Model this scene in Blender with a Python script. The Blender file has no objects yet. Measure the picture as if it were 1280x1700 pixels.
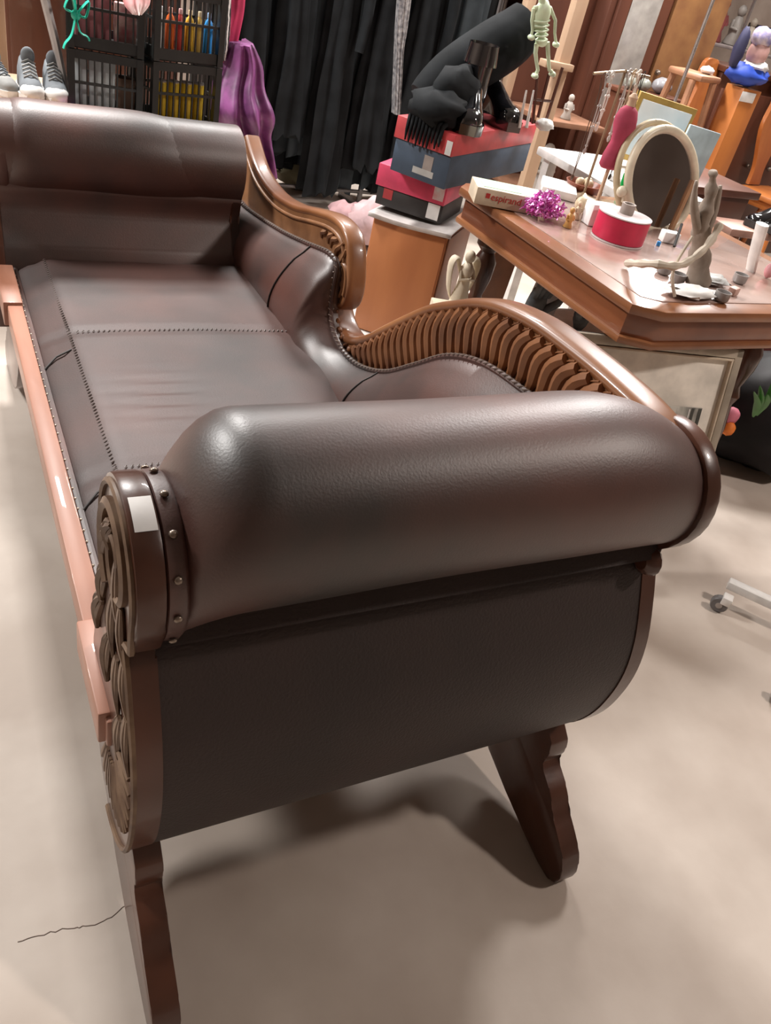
import bpy, bmesh, math, random
from mathutils import Vector, Matrix, noise
random.seed(7)
SC = bpy.context.scene
COL = SC.collection
R = math.radians

# ------------------------------------------------------------------ camera
CAM = Vector((0, 0, 1.3))
F = 1334.0
def _basis():
    x = Vector((2590, -310, F)).normalized()
    y = Vector((-830, -1193, F)); y = (y - x * y.dot(x)).normalized()
    return x, y, x.cross(y)
BX, BY, BZ = _basis()          # world axes written in camera axes (right, down, forward)
cd = bpy.data.cameras.new('camera'); cam = bpy.data.objects.new('camera', cd); COL.objects.link(cam)
right = Vector((BX[0], BY[0], BZ[0])); down = Vector((BX[1], BY[1], BZ[1])); fwd = Vector((BX[2], BY[2], BZ[2]))
m = Matrix((( right[0], -down[0], -fwd[0], CAM[0]), (right[1], -down[1], -fwd[1], CAM[1]), (right[2], -down[2], -fwd[2], CAM[2]), (0, 0, 0, 1)))
cam.matrix_world = m
cd.sensor_fit = 'HORIZONTAL'; cd.sensor_width = 36; cd.lens = 36 * F / 1280
cd.clip_start = 0.02
SC.camera = cam
def ray(u, v):
    return right * (u - 640) + down * (v - 850) + fwd * F
def V(u, v, Y):                # the point of the photograph's pixel (u, v) at real depth Y
    d = ray(u, v); return CAM + d * (Y / d.y)
def G(u, v, z=0.0):            # ... at real height z
    d = ray(u, v); return CAM + d * ((z - CAM.z) / d.z)

# ------------------------------------------------------------------ world, lamps, exposure
w = bpy.data.worlds.new('world'); SC.world = w; w.use_nodes = True
w.node_tree.nodes['Background'].inputs[0].default_value = (0.9, 0.87, 0.85, 1)
w.node_tree.nodes['Background'].inputs[1].default_value = 0.25
SC.view_settings.view_transform = 'Standard'; SC.view_settings.look = 'None'
SC.view_settings.exposure = 0.0; SC.view_settings.gamma = 1.0; SC.view_settings.use_curve_mapping = False
def area(name, loc, tgt, sx, sy, power, color=(1, 0.93, 0.86)):
    l = bpy.data.lights.new(name, 'AREA'); l.shape = 'RECTANGLE'; l.size = sx; l.size_y = sy; l.energy = power; l.color = color
    o = bpy.data.objects.new(name, l); COL.objects.link(o); o.location = loc
    o.rotation_euler = (Vector(tgt) - Vector(loc)).to_track_quat('-Z', 'Y').to_euler(); return o
area('ceiling_lamp_light', (0.3, 3.9, 3.05), (0.3, 3.2, 0), 0.4, 0.4, 140, (1, 0.97, 0.94))
area('ceiling_lamp_light', (2.9, -0.3, 3.05), (2.6, 0.2, 0), 0.25, 0.25, 58, (1, 0.88, 0.80))
area('ceiling_lamp_light', (-1.9, 3.3, 3.05), (-1.2, 2.2, 0), 0.6, 0.6, 165, (1, 0.97, 0.94))
area('ceiling_lamp_light', (3.4, 3.0, 3.05), (2.6, 2.0, 0), 0.6, 0.6, 120, (1, 0.96, 0.93))
area('ceiling_lamp_light', (2.0, 4.5, 3.05), (2.0, 4.3, 0), 0.9, 0.3, 90, (1, 0.96, 0.93))
area('ceiling_lamp_light', (4.9, 4.3, 3.05), (4.7, 4.2, 0), 0.9, 0.3, 90, (1, 0.96, 0.93))

# ------------------------------------------------------------------ materials
MATS = {}
def mat(name, c1, c2=None, rough=0.5, metal=0.0, scale=8.0, bump=0.0, bscale=60.0, kind='noise', spec=0.5, stretch=(1, 1, 1), coat=0.0, alpha=1.0, trans=0.0, lo=0.35, hi=0.65, rvar=0.0):
    if name in MATS: return MATS[name]
    m = bpy.data.materials.new(name); m.use_nodes = True; nt = m.node_tree; N = nt.nodes; L = nt.links
    b = N['Principled BSDF']
    b.inputs['Roughness'].default_value = rough; b.inputs['Metallic'].default_value = metal
    b.inputs['Specular IOR Level'].default_value = spec; b.inputs['Coat Weight'].default_value = coat
    b.inputs['Alpha'].default_value = alpha; b.inputs['Transmission Weight'].default_value = trans
    b.inputs['Base Color'].default_value = (*c1, 1)
    tc = N.new('ShaderNodeTexCoord'); mp = N.new('ShaderNodeMapping'); mp.inputs['Scale'].default_value = stretch
    L.new(tc.outputs['Object'], mp.inputs[0])
    if c2 is not None:
        if kind == 'wave':
            t = N.new('ShaderNodeTexWave'); t.inputs['Scale'].default_value = scale; t.inputs['Distortion'].default_value = 4; t.inputs['Detail'].default_value = 3
        else:
            t = N.new('ShaderNodeTexNoise'); t.inputs['Scale'].default_value = scale; t.inputs['Detail'].default_value = 5
        L.new(mp.outputs[0], t.inputs['Vector'])
        r = N.new('ShaderNodeValToRGB'); r.color_ramp.elements[0].position = lo; r.color_ramp.elements[1].position = hi
        r.color_ramp.elements[0].color = (*c1, 1); r.color_ramp.elements[1].color = (*c2, 1)
        L.new(t.outputs['Fac' if kind != 'wave' else 'Fac'], r.inputs[0]); L.new(r.outputs[0], b.inputs['Base Color'])
        if rvar:
            mr = N.new('ShaderNodeMapRange'); mr.inputs['To Min'].default_value = rough - rvar; mr.inputs['To Max'].default_value = rough + rvar
            L.new(t.outputs['Fac'], mr.inputs[0]); L.new(mr.outputs[0], b.inputs['Roughness'])
    if bump:
        n = N.new('ShaderNodeTexNoise'); n.inputs['Scale'].default_value = bscale; n.inputs['Detail'].default_value = 4
        L.new(tc.outputs['Object'], n.inputs['Vector'])
        bp = N.new('ShaderNodeBump'); bp.inputs['Strength'].default_value = bump; bp.inputs['Distance'].default_value = 0.004
        L.new(n.outputs['Fac'], bp.inputs['Height']); L.new(bp.outputs[0], b.inputs['Normal'])
    MATS[name] = m; return m
LEATHER = mat('brown_leather', (0.022, 0.014, 0.012), (0.10, 0.032, 0.021), 0.46, scale=3.2, bump=0.08, bscale=330, spec=1.0, rvar=0.05)
SEATLEATHER = mat('seat_leather', (0.040, 0.028, 0.026), (0.085, 0.042, 0.035), 0.52, scale=3.5, bump=0.10, bscale=330, spec=0.45)
PANELLEATHER = mat('panel_leather', (0.035, 0.026, 0.024), (0.045, 0.030, 0.027), 0.55, scale=5, bump=0.3, bscale=260, spec=0.35)
STITCH = mat('dark_cord', (0.09, 0.065, 0.055), None, 0.45)
CORD = mat('black_thread', (0.02, 0.014, 0.012), None, 0.6)
NAIL = mat('worn_nail', (0.33, 0.27, 0.22), (0.12, 0.08, 0.06), 0.3, metal=0.7, scale=40)
MAHOG = mat('dark_mahogany', (0.045, 0.016, 0.009), (0.11, 0.038, 0.02), 0.33, scale=5, spec=0.5, stretch=(1, 1, 0.25), coat=0.3, bump=0.1, bscale=40)
CARVE = mat('carved_wood', (0.16, 0.07, 0.03), (0.27, 0.125, 0.055), 0.45, scale=12, bump=0.15, bscale=60, spec=0.4)
CREST = mat('crest_wood', (0.13, 0.045, 0.018), (0.33, 0.14, 0.055), 0.35, scale=4, spec=0.5, stretch=(1, 0.4, 1), coat=0.25)
RIB = mat('gadroon_wood', (0.28, 0.115, 0.045), (0.15, 0.06, 0.028), 0.42, scale=10, spec=0.45)
FACEC = mat('grazing_lit_carving', (0.20, 0.125, 0.075), (0.11, 0.06, 0.035), 0.5, scale=30, spec=0.4)  # beige paler than the frame wood, grazing light put into the colour
RAIL = mat('worn_rail_wood', (0.25, 0.095, 0.05), (0.42, 0.20, 0.135), 0.45, scale=6, spec=0.5, stretch=(2, 0.3, 1), coat=0.2)
FLOOR = mat('concrete_floor', (0.44, 0.37, 0.315), (0.61, 0.54, 0.475), 0.60, scale=2.6, bump=0.12, bscale=30, spec=0.3)
WALL = mat('plaster', (0.30, 0.24, 0.20), (0.20, 0.15, 0.12), 0.9, scale=3)
CEIL = mat('ceiling_paint', (0.30, 0.29, 0.28), None, 0.9)
def plain(name, c, rough=0.5, **k):
    c2 = tuple(x * 0.72 for x in c); return mat(name, c, c2, rough, scale=k.pop('scale', 14), **k)
TABLEW = mat('orange_brown_wood', (0.31, 0.125, 0.05), (0.19, 0.07, 0.03), 0.35, scale=5, stretch=(1, 0.2, 2), coat=0.4)
TABLED = mat('table_edge_wood', (0.25, 0.085, 0.035), (0.15, 0.045, 0.02), 0.3, scale=6, stretch=(1, 0.3, 1), coat=0.5)
ORANGE = mat('cherry_veneer', (0.50, 0.19, 0.07), (0.36, 0.12, 0.045), 0.45, scale=5, stretch=(1, 1, 0.2))
CHAIRW = mat('orange_pine', (0.50, 0.17, 0.04), (0.34, 0.10, 0.025), 0.38, scale=6, stretch=(1, 1, 0.25), coat=0.2)
BROWN = mat('brown_cabinet_wood', (0.14, 0.05, 0.028), (0.085, 0.03, 0.018), 0.4, scale=4, stretch=(1, 1, 0.2))
POSTW = mat('pale_post_wood', (0.52, 0.36, 0.24), (0.40, 0.26, 0.17), 0.6, scale=6, stretch=(1, 1, 0.2))
BLACK = mat('black_cloth', (0.005, 0.006, 0.007), (0.012, 0.014, 0.016), 0.85, scale=9, spec=0.2)
BLACK2 = mat('charcoal_cloth', (0.018, 0.024, 0.028), (0.040, 0.050, 0.057), 0.8, scale=7, spec=0.2)
PLASTICB = plain('black_plastic', (0.022, 0.024, 0.023), 0.4)
PATENT = plain('patent_leather', (0.008, 0.008, 0.01), 0.1, spec=0.9, coat=0.8)
WHITE = plain('white_paint', (0.82, 0.80, 0.77), 0.45)
PAPER = plain('white_paper', (0.85, 0.84, 0.82), 0.8)
CREAM = plain('cream_plastic', (0.78, 0.70, 0.54), 0.35)
GREY = plain('grey_metal', (0.40, 0.36, 0.34), 0.4, metal=0.3)
GLASS = mat('clear_plastic', (0.9, 0.92, 0.93), None, 0.08, trans=0.9, spec=0.6)

# ------------------------------------------------------------------ mesh helpers
def origin(o):
    p = Vector((0, 0, 0))
    while o: p += o.location; o = o.parent
    return p
def finish(name, bm, mt, parent=None, smooth=True, angle=35):
    bmesh.ops.recalc_face_normals(bm, faces=bm.faces)
    me = bpy.data.meshes.new(name)
    if parent: off = origin(parent)
    else:
        xs = [v.co for v in bm.verts]
        mn = Vector([min(v[i] for v in xs) for i in range(3)]); mx = Vector([max(v[i] for v in xs) for i in range(3)])
        off = Vector(((mn.x + mx.x) / 2, (mn.y + mx.y) / 2, mn.z))
    for v in bm.verts: v.co -= off
    for f in bm.faces: f.smooth = smooth
    if smooth:
        for e in bm.edges:
            if len(e.link_faces) == 2 and e.calc_face_angle(0) > R(angle): e.smooth = False
    bm.to_mesh(me); bm.free(); me.materials.append(mt)
    o = bpy.data.objects.new(name, me); COL.objects.link(o)
    if parent: o.parent = parent
    else: o.location = off
    return o
def tag(o, label, cat=None, group=None, kind=None):
    if label: o['label'] = label
    if cat: o['category'] = cat
    if group: o['group'] = group
    if kind: o['kind'] = kind
    return o
def thing(name, loc, label, cat, group=None):
    o = bpy.data.objects.new(name, None); COL.objects.link(o); o.location = loc; o.empty_display_size = 0.05
    return tag(o, label, cat, group)
def struct(o): o['kind'] = 'structure'; return o
def stuff(o): o['kind'] = 'stuff'; return o
def copy_tree(o, parent=None):
    c = o.copy(); COL.objects.link(c)
    if parent: c.parent = parent
    for ch in [x for x in bpy.data.objects if x.parent == o]: copy_tree(ch, c)
    return c
def b_box(bm, c, s, rot=None, bev=0.0):
    r = bmesh.ops.create_cube(bm, size=1.0); vs = r['verts']
    for v in vs: v.co = Vector((v.co.x * s[0], v.co.y * s[1], v.co.z * s[2]))
    if bev:
        es = list({e for v in vs for e in v.link_edges})
        g = bmesh.ops.bevel(bm, geom=es, offset=bev, segments=2, affect='EDGES', profile=0.5)
        vs = list({v for f in g['faces'] for v in f.verts} | {v for v in vs if v.is_valid})
    M = rot if rot is not None else Matrix.Identity(3)
    for v in vs: v.co = M @ v.co + Vector(c)
def rz(a): return Matrix.Rotation(R(a), 3, 'Z')
def box(name, c, s, mt, parent=None, rot=None, bev=0.003):
    bm = bmesh.new(); b_box(bm, c, s, rot, bev); return finish(name, bm, mt, parent)
def catmull(pts, n=6, closed=False):
    P = [Vector(p) for p in pts]; out = []; N = len(P)
    rng = range(N) if closed else range(N - 1)
    for i in rng:
        if closed: a, b, c, d = P[i - 1], P[i], P[(i + 1) % N], P[(i + 2) % N]
        else: a, b, c, d = P[max(i - 1, 0)], P[i], P[i + 1], P[min(i + 2, N - 1)]
        for k in range(n):
            t = k / n
            out.append(0.5 * ((2 * b) + (c - a) * t + (2 * a - 5 * b + 4 * c - d) * t * t + (3 * b - a - 3 * c + d) * t ** 3))
    if not closed: out.append(P[-1].copy())
    return out
def b_tube(bm, pts, rad, n=8, caps=True, flat=None):
    P = [Vector(p) for p in pts]; N = len(P)
    rads = rad if isinstance(rad, (list, tuple)) else [rad] * N
    t0 = (P[1] - P[0]).normalized(); up = Vector((0, 0, 1)) if abs(t0.z) < 0.9 else Vector((1, 0, 0))
    nx = t0.cross(up).normalized(); rings = []
    for i in range(N):
        t = (P[min(i + 1, N - 1)] - P[max(i - 1, 0)])
        t = t.normalized() if t.length > 1e-9 else t0
        nx = (nx - t * nx.dot(t)); nx = nx.normalized() if nx.length > 1e-6 else t.orthogonal().normalized()
        ny = t.cross(nx); r = rads[i]
        rings.append([bm.verts.new(P[i] + nx * math.cos(2 * math.pi * k / n) * r + ny * math.sin(2 * math.pi * k / n) * r * (flat or 1)) for k in range(n)])
    for a, b in zip(rings, rings[1:]):
        for k in range(n): bm.faces.new((a[k], a[(k + 1) % n], b[(k + 1) % n], b[k]))
    if caps: bm.faces.new(rings[0][::-1]); bm.faces.new(rings[-1])
def tube(name, pts, rad, mt, parent=None, n=8, flat=None):
    bm = bmesh.new(); b_tube(bm, pts, rad, n, True, flat); return finish(name, bm, mt, parent)
def b_prism(bm, poly, to3, a, b, bev=0.0):
    A = [bm.verts.new(to3(p[0], p[1], a)) for p in poly]; B = [bm.verts.new(to3(p[0], p[1], b)) for p in poly]
    n = len(poly); fa = bm.faces.new(A); fb = bm.faces.new(B[::-1])
    for i in range(n): bm.faces.new((A[i], B[i], B[(i + 1) % n], A[(i + 1) % n]))
    if bev:
        es = list(set(fa.edges) | set(fb.edges)); bmesh.ops.bevel(bm, geom=es, offset=bev, segments=2, affect='EDGES', profile=0.6)
YZ = lambda y, z, x: Vector((x, y, z))
def prism(name, poly, a, b, mt, parent=None, to3=YZ, bev=0.004, angle=35):
    bm = bmesh.new(); b_prism(bm, poly, to3, a, b, bev); return finish(name, bm, mt, parent, angle=angle)
def b_lathe(bm, prof, c, n=20, M=None):
    rings = []; M = M or Matrix.Identity(3)
    for r, z in prof:
        rings.append([bm.verts.new(Vector(c) + M @ Vector((max(r, 1e-4) * math.cos(2 * math.pi * k / n), max(r, 1e-4) * math.sin(2 * math.pi * k / n), z))) for k in range(n)])
    for a, b in zip(rings, rings[1:]):
        for k in range(n): bm.faces.new((a[k], a[(k + 1) % n], b[(k + 1) % n], b[k]))
    bm.faces.new(rings[0][::-1]); bm.faces.new(rings[-1])
def lathe(name, prof, c, mt, parent=None, n=20, M=None):
    bm = bmesh.new(); b_lathe(bm, prof, c, n, M); return finish(name, bm, mt, parent)
def b_blob(bm, c, s, amp=0.0, f=8.0, M=None, seg=16):
    r = bmesh.ops.create_uvsphere(bm, u_segments=seg, v_segments=max(8, seg * 2 // 3), radius=1.0); M = M or Matrix.Identity(3)
    for v in r['verts']:
        d = v.co.copy(); k = 1 + amp * noise.noise(d * f * 0.3 + Vector(c) * 7)
        v.co = Vector(c) + M @ Vector((d.x * s[0] * k, d.y * s[1] * k, d.z * s[2] * k))
def blob(name, c, s, mt, parent=None, amp=0.0, f=8.0, M=None, seg=16):
    bm = bmesh.new(); b_blob(bm, c, s, amp, f, M, seg); return finish(name, bm, mt, parent, angle=80)
def loft(bm, rings, closed=True, caps=True):
    R_ = [[bm.verts.new(p) for p in r] for r in rings]
    for a, b in zip(R_, R_[1:]):
        n = len(a)
        for k in range(n if closed else n - 1): bm.faces.new((a[k], a[(k + 1) % n], b[(k + 1) % n], b[k]))
    if caps: bm.faces.new(R_[0][::-1]); bm.faces.new(R_[-1])
    return R_

# ------------------------------------------------------------------ room shell
def slab(name, c, s, mt): return struct(box(name, c, s, mt, bev=0))
slab('floor', (1.5, 2.5, -0.05), (11, 12, 0.1), FLOOR)
slab('ceiling', (1.5, 2.5, 3.35), (11, 12, 0.1), CEIL)
slab('wall_back', (1.5, 6.55, 1.65), (11, 0.1, 3.3), WALL)
slab('wall_front', (1.5, -3.55, 1.65), (11, 0.1, 3.3), WALL)
slab('wall_left', (-3.55, 1.5, 1.65), (0.1, 10, 3.3), WALL)
slab('wall_right', (6.55, 1.5, 1.65), (0.1, 10, 3.3), WALL)
# hairline crack in the concrete
cr = [G(30, 1562) + Vector((0, 0, 0.0003)), G(75, 1550), G(120, 1540), G(150, 1536), G(185, 1522), G(212, 1500)]
bm = bmesh.new()
pts = catmull([Vector((p.x, p.y, 0.0)) for p in cr], 5)
b_tube(bm, [p + Vector((random.uniform(-.002, .002), random.uniform(-.002, .002), 0.0002)) for p in pts], 0.0008, 5)
o = struct(finish('trim_1', bm, mat('crack_dirt', (0.25, 0.2, 0.17), None, 0.9)))

# ------------------------------------------------------------------ THE SOFA
sofa = thing('recamier_sofa', (0.5, 1.4, 0), 'brown leather recamier sofa with carved wooden back and rolled arms on the concrete floor', 'sofa')
YA, ZA, RA = 0.644, 0.777, 0.108       # near roll
YB, ZB, RB = 2.27, 0.680, 0.110        # far roll
XL, XR = 0.128, 0.885
def arc(yc, zc, r, a0, a1, n):
    return [(yc + r * math.cos(R(a0 + (a1 - a0) * k / n)), zc + r * math.sin(R(a0 + (a1 - a0) * k / n))) for k in range(n + 1)]
_cm = catmull
def catmull2(pts, n=6): return [(v.x, v.y) for v in _cm([Vector((p[0], p[1], 0)) for p in pts], n)]
def lyre(yc, zc, r, mir, grow=0.0, ro=(0, 0)):
    r = r + grow; dz = (0.777 - zc); g = grow * 0.6; k = (zc - 0.232) / 0.545
    low = ro[1] < -0.05
    roll = arc(ro[0], ro[1], r, -40, 197 if low else 222, 22)
    body = catmull2([(-0.074, -0.112) if low else (-0.060, -0.108 - g), (-0.046 - g, -0.128 if low else -0.124), (-0.056 - g, -0.144), (-0.078 - g, -0.19), (-0.102 - g, -0.25), (-0.113 - g, -0.31), (-0.110 - g, -0.37),
                     (-0.096 - g, -0.43), (-0.068, -0.485 - g), (-0.020, -0.528 - g), (0.04, -0.545 - g), (0.10, -0.53)], 4)
    inner = [(0.15, -0.46), (0.165, -0.38), (0.16, -0.32), (0.13, -0.24), (0.105, -0.16)]
    if mir: inner = [(0.15, -0.50), (0.165, -0.42), (0.155, -0.33)] + catmull2([(0.135, -0.255), (0.105, -0.205), (0.078, -0.15), (0.082, -0.09)], 5)
    s = -1 if mir else 1
    out = [(yc + s * p[0], zc + p[1]) for p in roll]
    out += [(yc + s * p[0], zc + p[1] * k) for p in body + inner]
    return out

def arm(yc, zc, r, mir, x0, x1, xe):
    s = -1 if mir else 1
    # (dy, dz, radius) of the roll's two ends against its middle
    E0, E1 = ((0.004, -0.053, 0.085), (-0.006, -0.025, 0.090)) if not mir else ((0.0, -0.008, 0.098), (0.0, -0.030, 0.078))
    P = lyre(yc, zc, 0.055, mir, 0, (0.006, -0.065)) if not mir else lyre(yc, zc, r, mir, -0.006)
    o = prism('arm_panel', P, x0 + 0.028, xe - (0.022 if not mir else 0.0), PANELLEATHER if not mir else LEATHER, sofa, bev=0.002)
    o['label'] = 'dark smooth leather panel under the roll'
    for (a, b, q) in ((x0, x0 + 0.030, 0), (xe - 0.027, xe, 1)):
        e_ = E1 if q else E0
        P = lyre(yc, zc, e_[2] + (0.004 if not mir else (-.02 if q else 0.004)), mir, 0.003, (e_[0], e_[1]))
        f = prism('side_frame', P, a, b, MAHOG, sofa, bev=0.005)
        if q == 0:
            f['label'] = 'carved scroll shaped side frame'
            carve_face(f, yc, zc, e_[2], mir, a, E0)
    # leather roll
    bm = bmesh.new(); rings = []
    n = 40; L0, L1 = x0 + 0.050, x1
    sg = -1 if mir else 1
    for k in range(49):
        t = k / 48; x = L0 + (L1 - L0) * t
        e1 = max(0, 1 - (1 - t) * (L1 - L0) / (0.20 if not mir else 0.30)) ** 2.6; e0 = max(0, 1 - t * (L1 - L0) / (0.075 if not mir else .06)) ** 2.2
        cy = yc + sg * (E0[0] * e0 + E1[0] * e1); cz = zc + E0[1] * e0 + E1[1] * e1
        q = r + (E0[2] - r) * e0 + (E1[2] - r) * e1 + 0.0012 * math.sin(t * 9 + yc)
        rings.append([Vector((x, cy + q * math.cos(2 * math.pi * j / n), cz + q * math.sin(2 * math.pi * j / n))) for j in range(n)])
    loft(bm, rings)
    roll = finish('arm_roll', bm, LEATHER, sofa, angle=60)
    # tack strip and its nails
    ty, tz, tr = yc + sg * E0[0], zc + E0[1], E0[2]
    bm = bmesh.new(); rr = []
    for x, q in ((x0 + 0.029, tr + 0.001), (x0 + 0.032, tr + 0.006), (x0 + 0.047, tr + 0.007), (x0 + 0.053, tr + 0.002), (x0 + 0.055, tr - 0.012)):
        rr.append([Vector((x, ty + q * math.cos(2 * math.pi * j / 40), tz + q * math.sin(2 * math.pi * j / 40))) for j in range(40)])
    loft(bm, rr); strip = finish('tack_strip', bm, LEATHER, roll, angle=50)
    for j in range(13 if not mir else 0):
        a = R(100 + j * 27.7)
        nail((x0 + 0.040, ty + (tr + 0.008) * math.cos(a), tz + (tr + 0.008) * math.sin(a)), (0, math.cos(a), math.sin(a)), 0.0048, roll)
    bm = bmesh.new(); q = E1[2] - .006
    ring = [Vector((x1 + 0.001, yc + sg * E1[0] + q * math.cos(2 * math.pi * j / 40), zc + E1[1] + q * math.sin(2 * math.pi * j / 40))) for j in range(41)]
    b_tube(bm, ring, 0.005, 6, False); finish('welt', bm, CORD, roll)
    return roll
NAILMESH = {}
def nail(p, nrm, r, parent):
    key = round(r, 4)
    if key not in NAILMESH:
        bm = bmesh.new(); b_lathe(bm, [(r, 0), (r * 0.92, r * 0.35), (r * 0.6, r * 0.65), (r * 0.05, r * 0.75)], (0, 0, 0), 8)
        me = bpy.data.meshes.new('nail_head'); bm.to_mesh(me); bm.free(); me.materials.append(NAIL)
        for f in me.polygons: f.use_smooth = True
        NAILMESH[key] = me
    o = bpy.data.objects.new('nail_head', NAILMESH[key]); COL.objects.link(o); o.parent = parent
    o.location = Vector(p) - origin(parent); o.rotation_euler = Vector(nrm).to_track_quat('Z', 'Y').to_euler(); return o

def carve_face(f, yc, zc, r, mir, x, E0):
    s = -1 if mir else 1
    T = lambda a, b, d=0: Vector((x - d, yc + s * a, zc + b))
    k = (zc - 0.232) / 0.545
    # border bead following the outline
    O = lyre(0, 0.777, r, False, -0.002, (E0[0], E0[1])); O = [(a, (b - 0.777) * 1.0) for a, b in O]
    bm = bmesh.new()
    pts = [T(a, b if b > -0.1 else b * k, 0.001) for a, b in O[:64]]
    b_tube(bm, pts, 0.0042, 6); c = finish('carved_border', bm, FACEC, f)
    # spiral volute
    bm = bmesh.new(); pts = []; rad = []
    for i in range(60):
        t = i / 59; a = R(-60 + 640 * t); q = (r - 0.020) * (1 - t) ** 0.9 + 0.006
        pts.append(T(E0[0] + q * math.cos(a), E0[1] + q * math.sin(a), 0.002)); rad.append(0.008 * (1 - 0.55 * t))
    b_tube(bm, pts, rad, 6, True); finish('carved_volute', bm, FACEC, f)
    # acanthus leaves running down the neck and body
    leaves = [(-0.005, -0.05, -110, 0.085), (0.03, -0.03, -70, 0.08), (-0.03, -0.09, -115, 0.07), (0.01, -0.11, -95, 0.09), (0.05, -0.10, -75, 0.085),
              (-0.05, -0.15, -112, 0.07), (-0.015, -0.18, -100, 0.085), (0.03, -0.19, -85, 0.09), (0.075, -0.17, -70, 0.09), (-0.07, -0.22, -105, 0.08), (-0.035, -0.26, -95, 0.08),
              (0.02, -0.02, -80, 0.04)]
    for (a, b, ang, ln) in leaves:
        bm = bmesh.new(); dr = Vector((math.cos(R(ang)), math.sin(R(ang)))); nr = Vector((-dr.y, dr.x))
        for off, ww in ((0, 0.010), (0.009, 0.006), (-0.009, 0.006)):
            pts = []; rad = []
            for i in range(8):
                t = i / 7; c = nr * (off * math.sin(math.pi * min(1, t + .15)) + 0.012 * math.sin(t * 3)) + dr * ln * t
                bb = b + c.y; pts.append(T(a + c.x, bb if bb > -0.1 else bb * (k if mir else 1), 0.003)); rad.append(0.001 + ww * 0.75 * math.sin(math.pi * (0.12 + 0.8 * t)))
            b_tube(bm, pts, rad, 6, True, 0.7)
        finish('carved_leaf', bm, FACEC, f)
    # fan of flutes on the lower body
    for i in range(15):
        t = i / 14; a0 = R(150 + 130 * t); c0 = (0.04, -0.36)
        bm = bmesh.new(); q0, q1 = 0.055, 0.138 - 0.01 * abs(t - 0.5)
        pts = [T(c0[0] + q * math.cos(a0 + (q - q0) * 2), (c0[1] + q * math.sin(a0 + (q - q0) * 2)) * (k if mir else 1), 0.001) for q in (q0, (q0 * 2 + q1) / 3, (q0 + 2 * q1) / 3, q1)]
        b_tube(bm, pts, [0.003, 0.0055, 0.0055, 0.003], 6); finish('carved_flute', bm, FACEC, f)
rollA = arm(YA, ZA, RA, False, XL, 0.858, XR)
rollB = arm(YB, ZB, RB, True, 0.112, 0.722, 0.750)
# white price sticker on the near scroll
bm = bmesh.new(); rr = []
for a in (100, 106, 112, 118, 124):
    q = 0.0930
    rr.append([Vector((x, YA + .004 + q * math.cos(R(a)), ZA - .053 + q * math.sin(R(a)))) for x in (XL + 0.005, XL + 0.027)])
bm2 = bmesh.new(); V_ = [[bm2.verts.new(p) for p in r_] for r_ in rr]
for a, b in zip(V_, V_[1:]): bm2.faces.new((a[0], a[1], b[1], b[0]))
bm.free(); st = finish('price_sticker', bm2, PAPER, sofa); st['label'] = 'blank white sticker'
# nails down both edges of the near panel
Pn = lyre(YA, ZA, RA, False, -0.005)
body = [p for p in Pn if p[0] < YA - 0.03 and p[1] < 0.66]
for xx in (XL + 0.042, XR - 0.036):
    acc = 0; prev = body[0]
    for p in body[1:]:
        acc += math.dist(p, prev)
        if acc > 0.036:
            d = Vector((0, -(p[1] - prev[1]), (p[0] - prev[0]))).normalized()
            if d.y > 0: d = -d
            nail((xx, p[0], p[1]), d, 0.0036, sofa); acc = 0
        prev = p
# knob block under the roll at the back end
lathe('corner_block', [(0.018, 0), (0.024, 0.008), (0.020, 0.02), (0.012, 0.026)], (XR - 0.02, YA - 0.062, ZA - 0.125), MAHOG, sofa, 14, Matrix.Rotation(R(90), 3, 'Y') @ Matrix.Rotation(R(180), 3, 'X'))

# seat
ZS = 0.46; YS0, YS1 = 0.79, 2.13
bm = bmesh.new(); nx, ny = 36, 90; grid = []
for i in range(ny + 1):
    y = YS0 + (YS1 - YS0) * i / ny; row = []
    for j in range(nx + 1):
        x = 0.156 + (0.765 - 0.156) * (j / nx)
        z = ZS
        d = x - 0.156
        if d < 0.065: z = ZS - 0.012 - 0.030 * (1 - d / 0.065) ** 2.2          # front border rolls down
        if abs(x - 0.228) < 0.012: z -= 0.006 * (1 - abs(x - 0.228) / 0.012)       # seam valley
        if x > 0.232: z += 0.006 * math.sin(math.pi * (x - 0.232) / 0.52) * math.sin(math.pi * (y - YS0) / (YS1 - YS0))
        for ys in (1.705, 1.185):
            if abs(y - ys) < 0.02: z -= 0.005 * (1 - abs(y - ys) / 0.02)
        # creases by the near end
        g = math.exp(-((x - 0.36) / 0.075) ** 2) * math.exp(-((y - 1.40) / 0.085) ** 2)
        z += 0.0042 * g * math.sin((y + 0.10 * (x - 0.36)) * 2 * math.pi / 0.045)
        z += 0.0022 * noise.noise(Vector((x * 7, y * 7, 3)))
        if y > 2.10: z -= 0.02 * ((y - 2.10) / 0.03) ** 2
        row.append(Vector((x, y, z)))
    row = [Vector((0.156, y, 0.39))] + row + [Vector((0.765, y, 0.39))]
    grid.append(row)
loft(bm, grid); seat = finish('seat_cushion', bm, SEATLEATHER, sofa, angle=75)
def stitches(name, path, parent, mt=STITCH, step=0.012, ln=0.007, r=0.0014, side=Vector((1, 0, 0))):
    bm = bmesh.new(); acc = 0; prev = Vector(path[0])
    for p in path[1:]:
        p = Vector(p); seg = (p - prev).length; t = (p - prev).normalized(); d = step - acc
        while d < seg:
            c = prev + t * d; sd = (side - t * side.dot(t)).normalized()
            a = c - t * ln * 0.35 - sd * ln * 0.5; b = c + t * ln * 0.35 + sd * ln * 0.5
            up = t.cross(sd).normalized()
            if up.z < 0: up = -up
            b_tube(bm, [a, c + up * 0.0015, b], [r * .7, r, r * .7], 5); d += step
        acc = (acc + seg) % step; prev = p
    return stuff(finish(name, bm, mt, parent))
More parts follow.
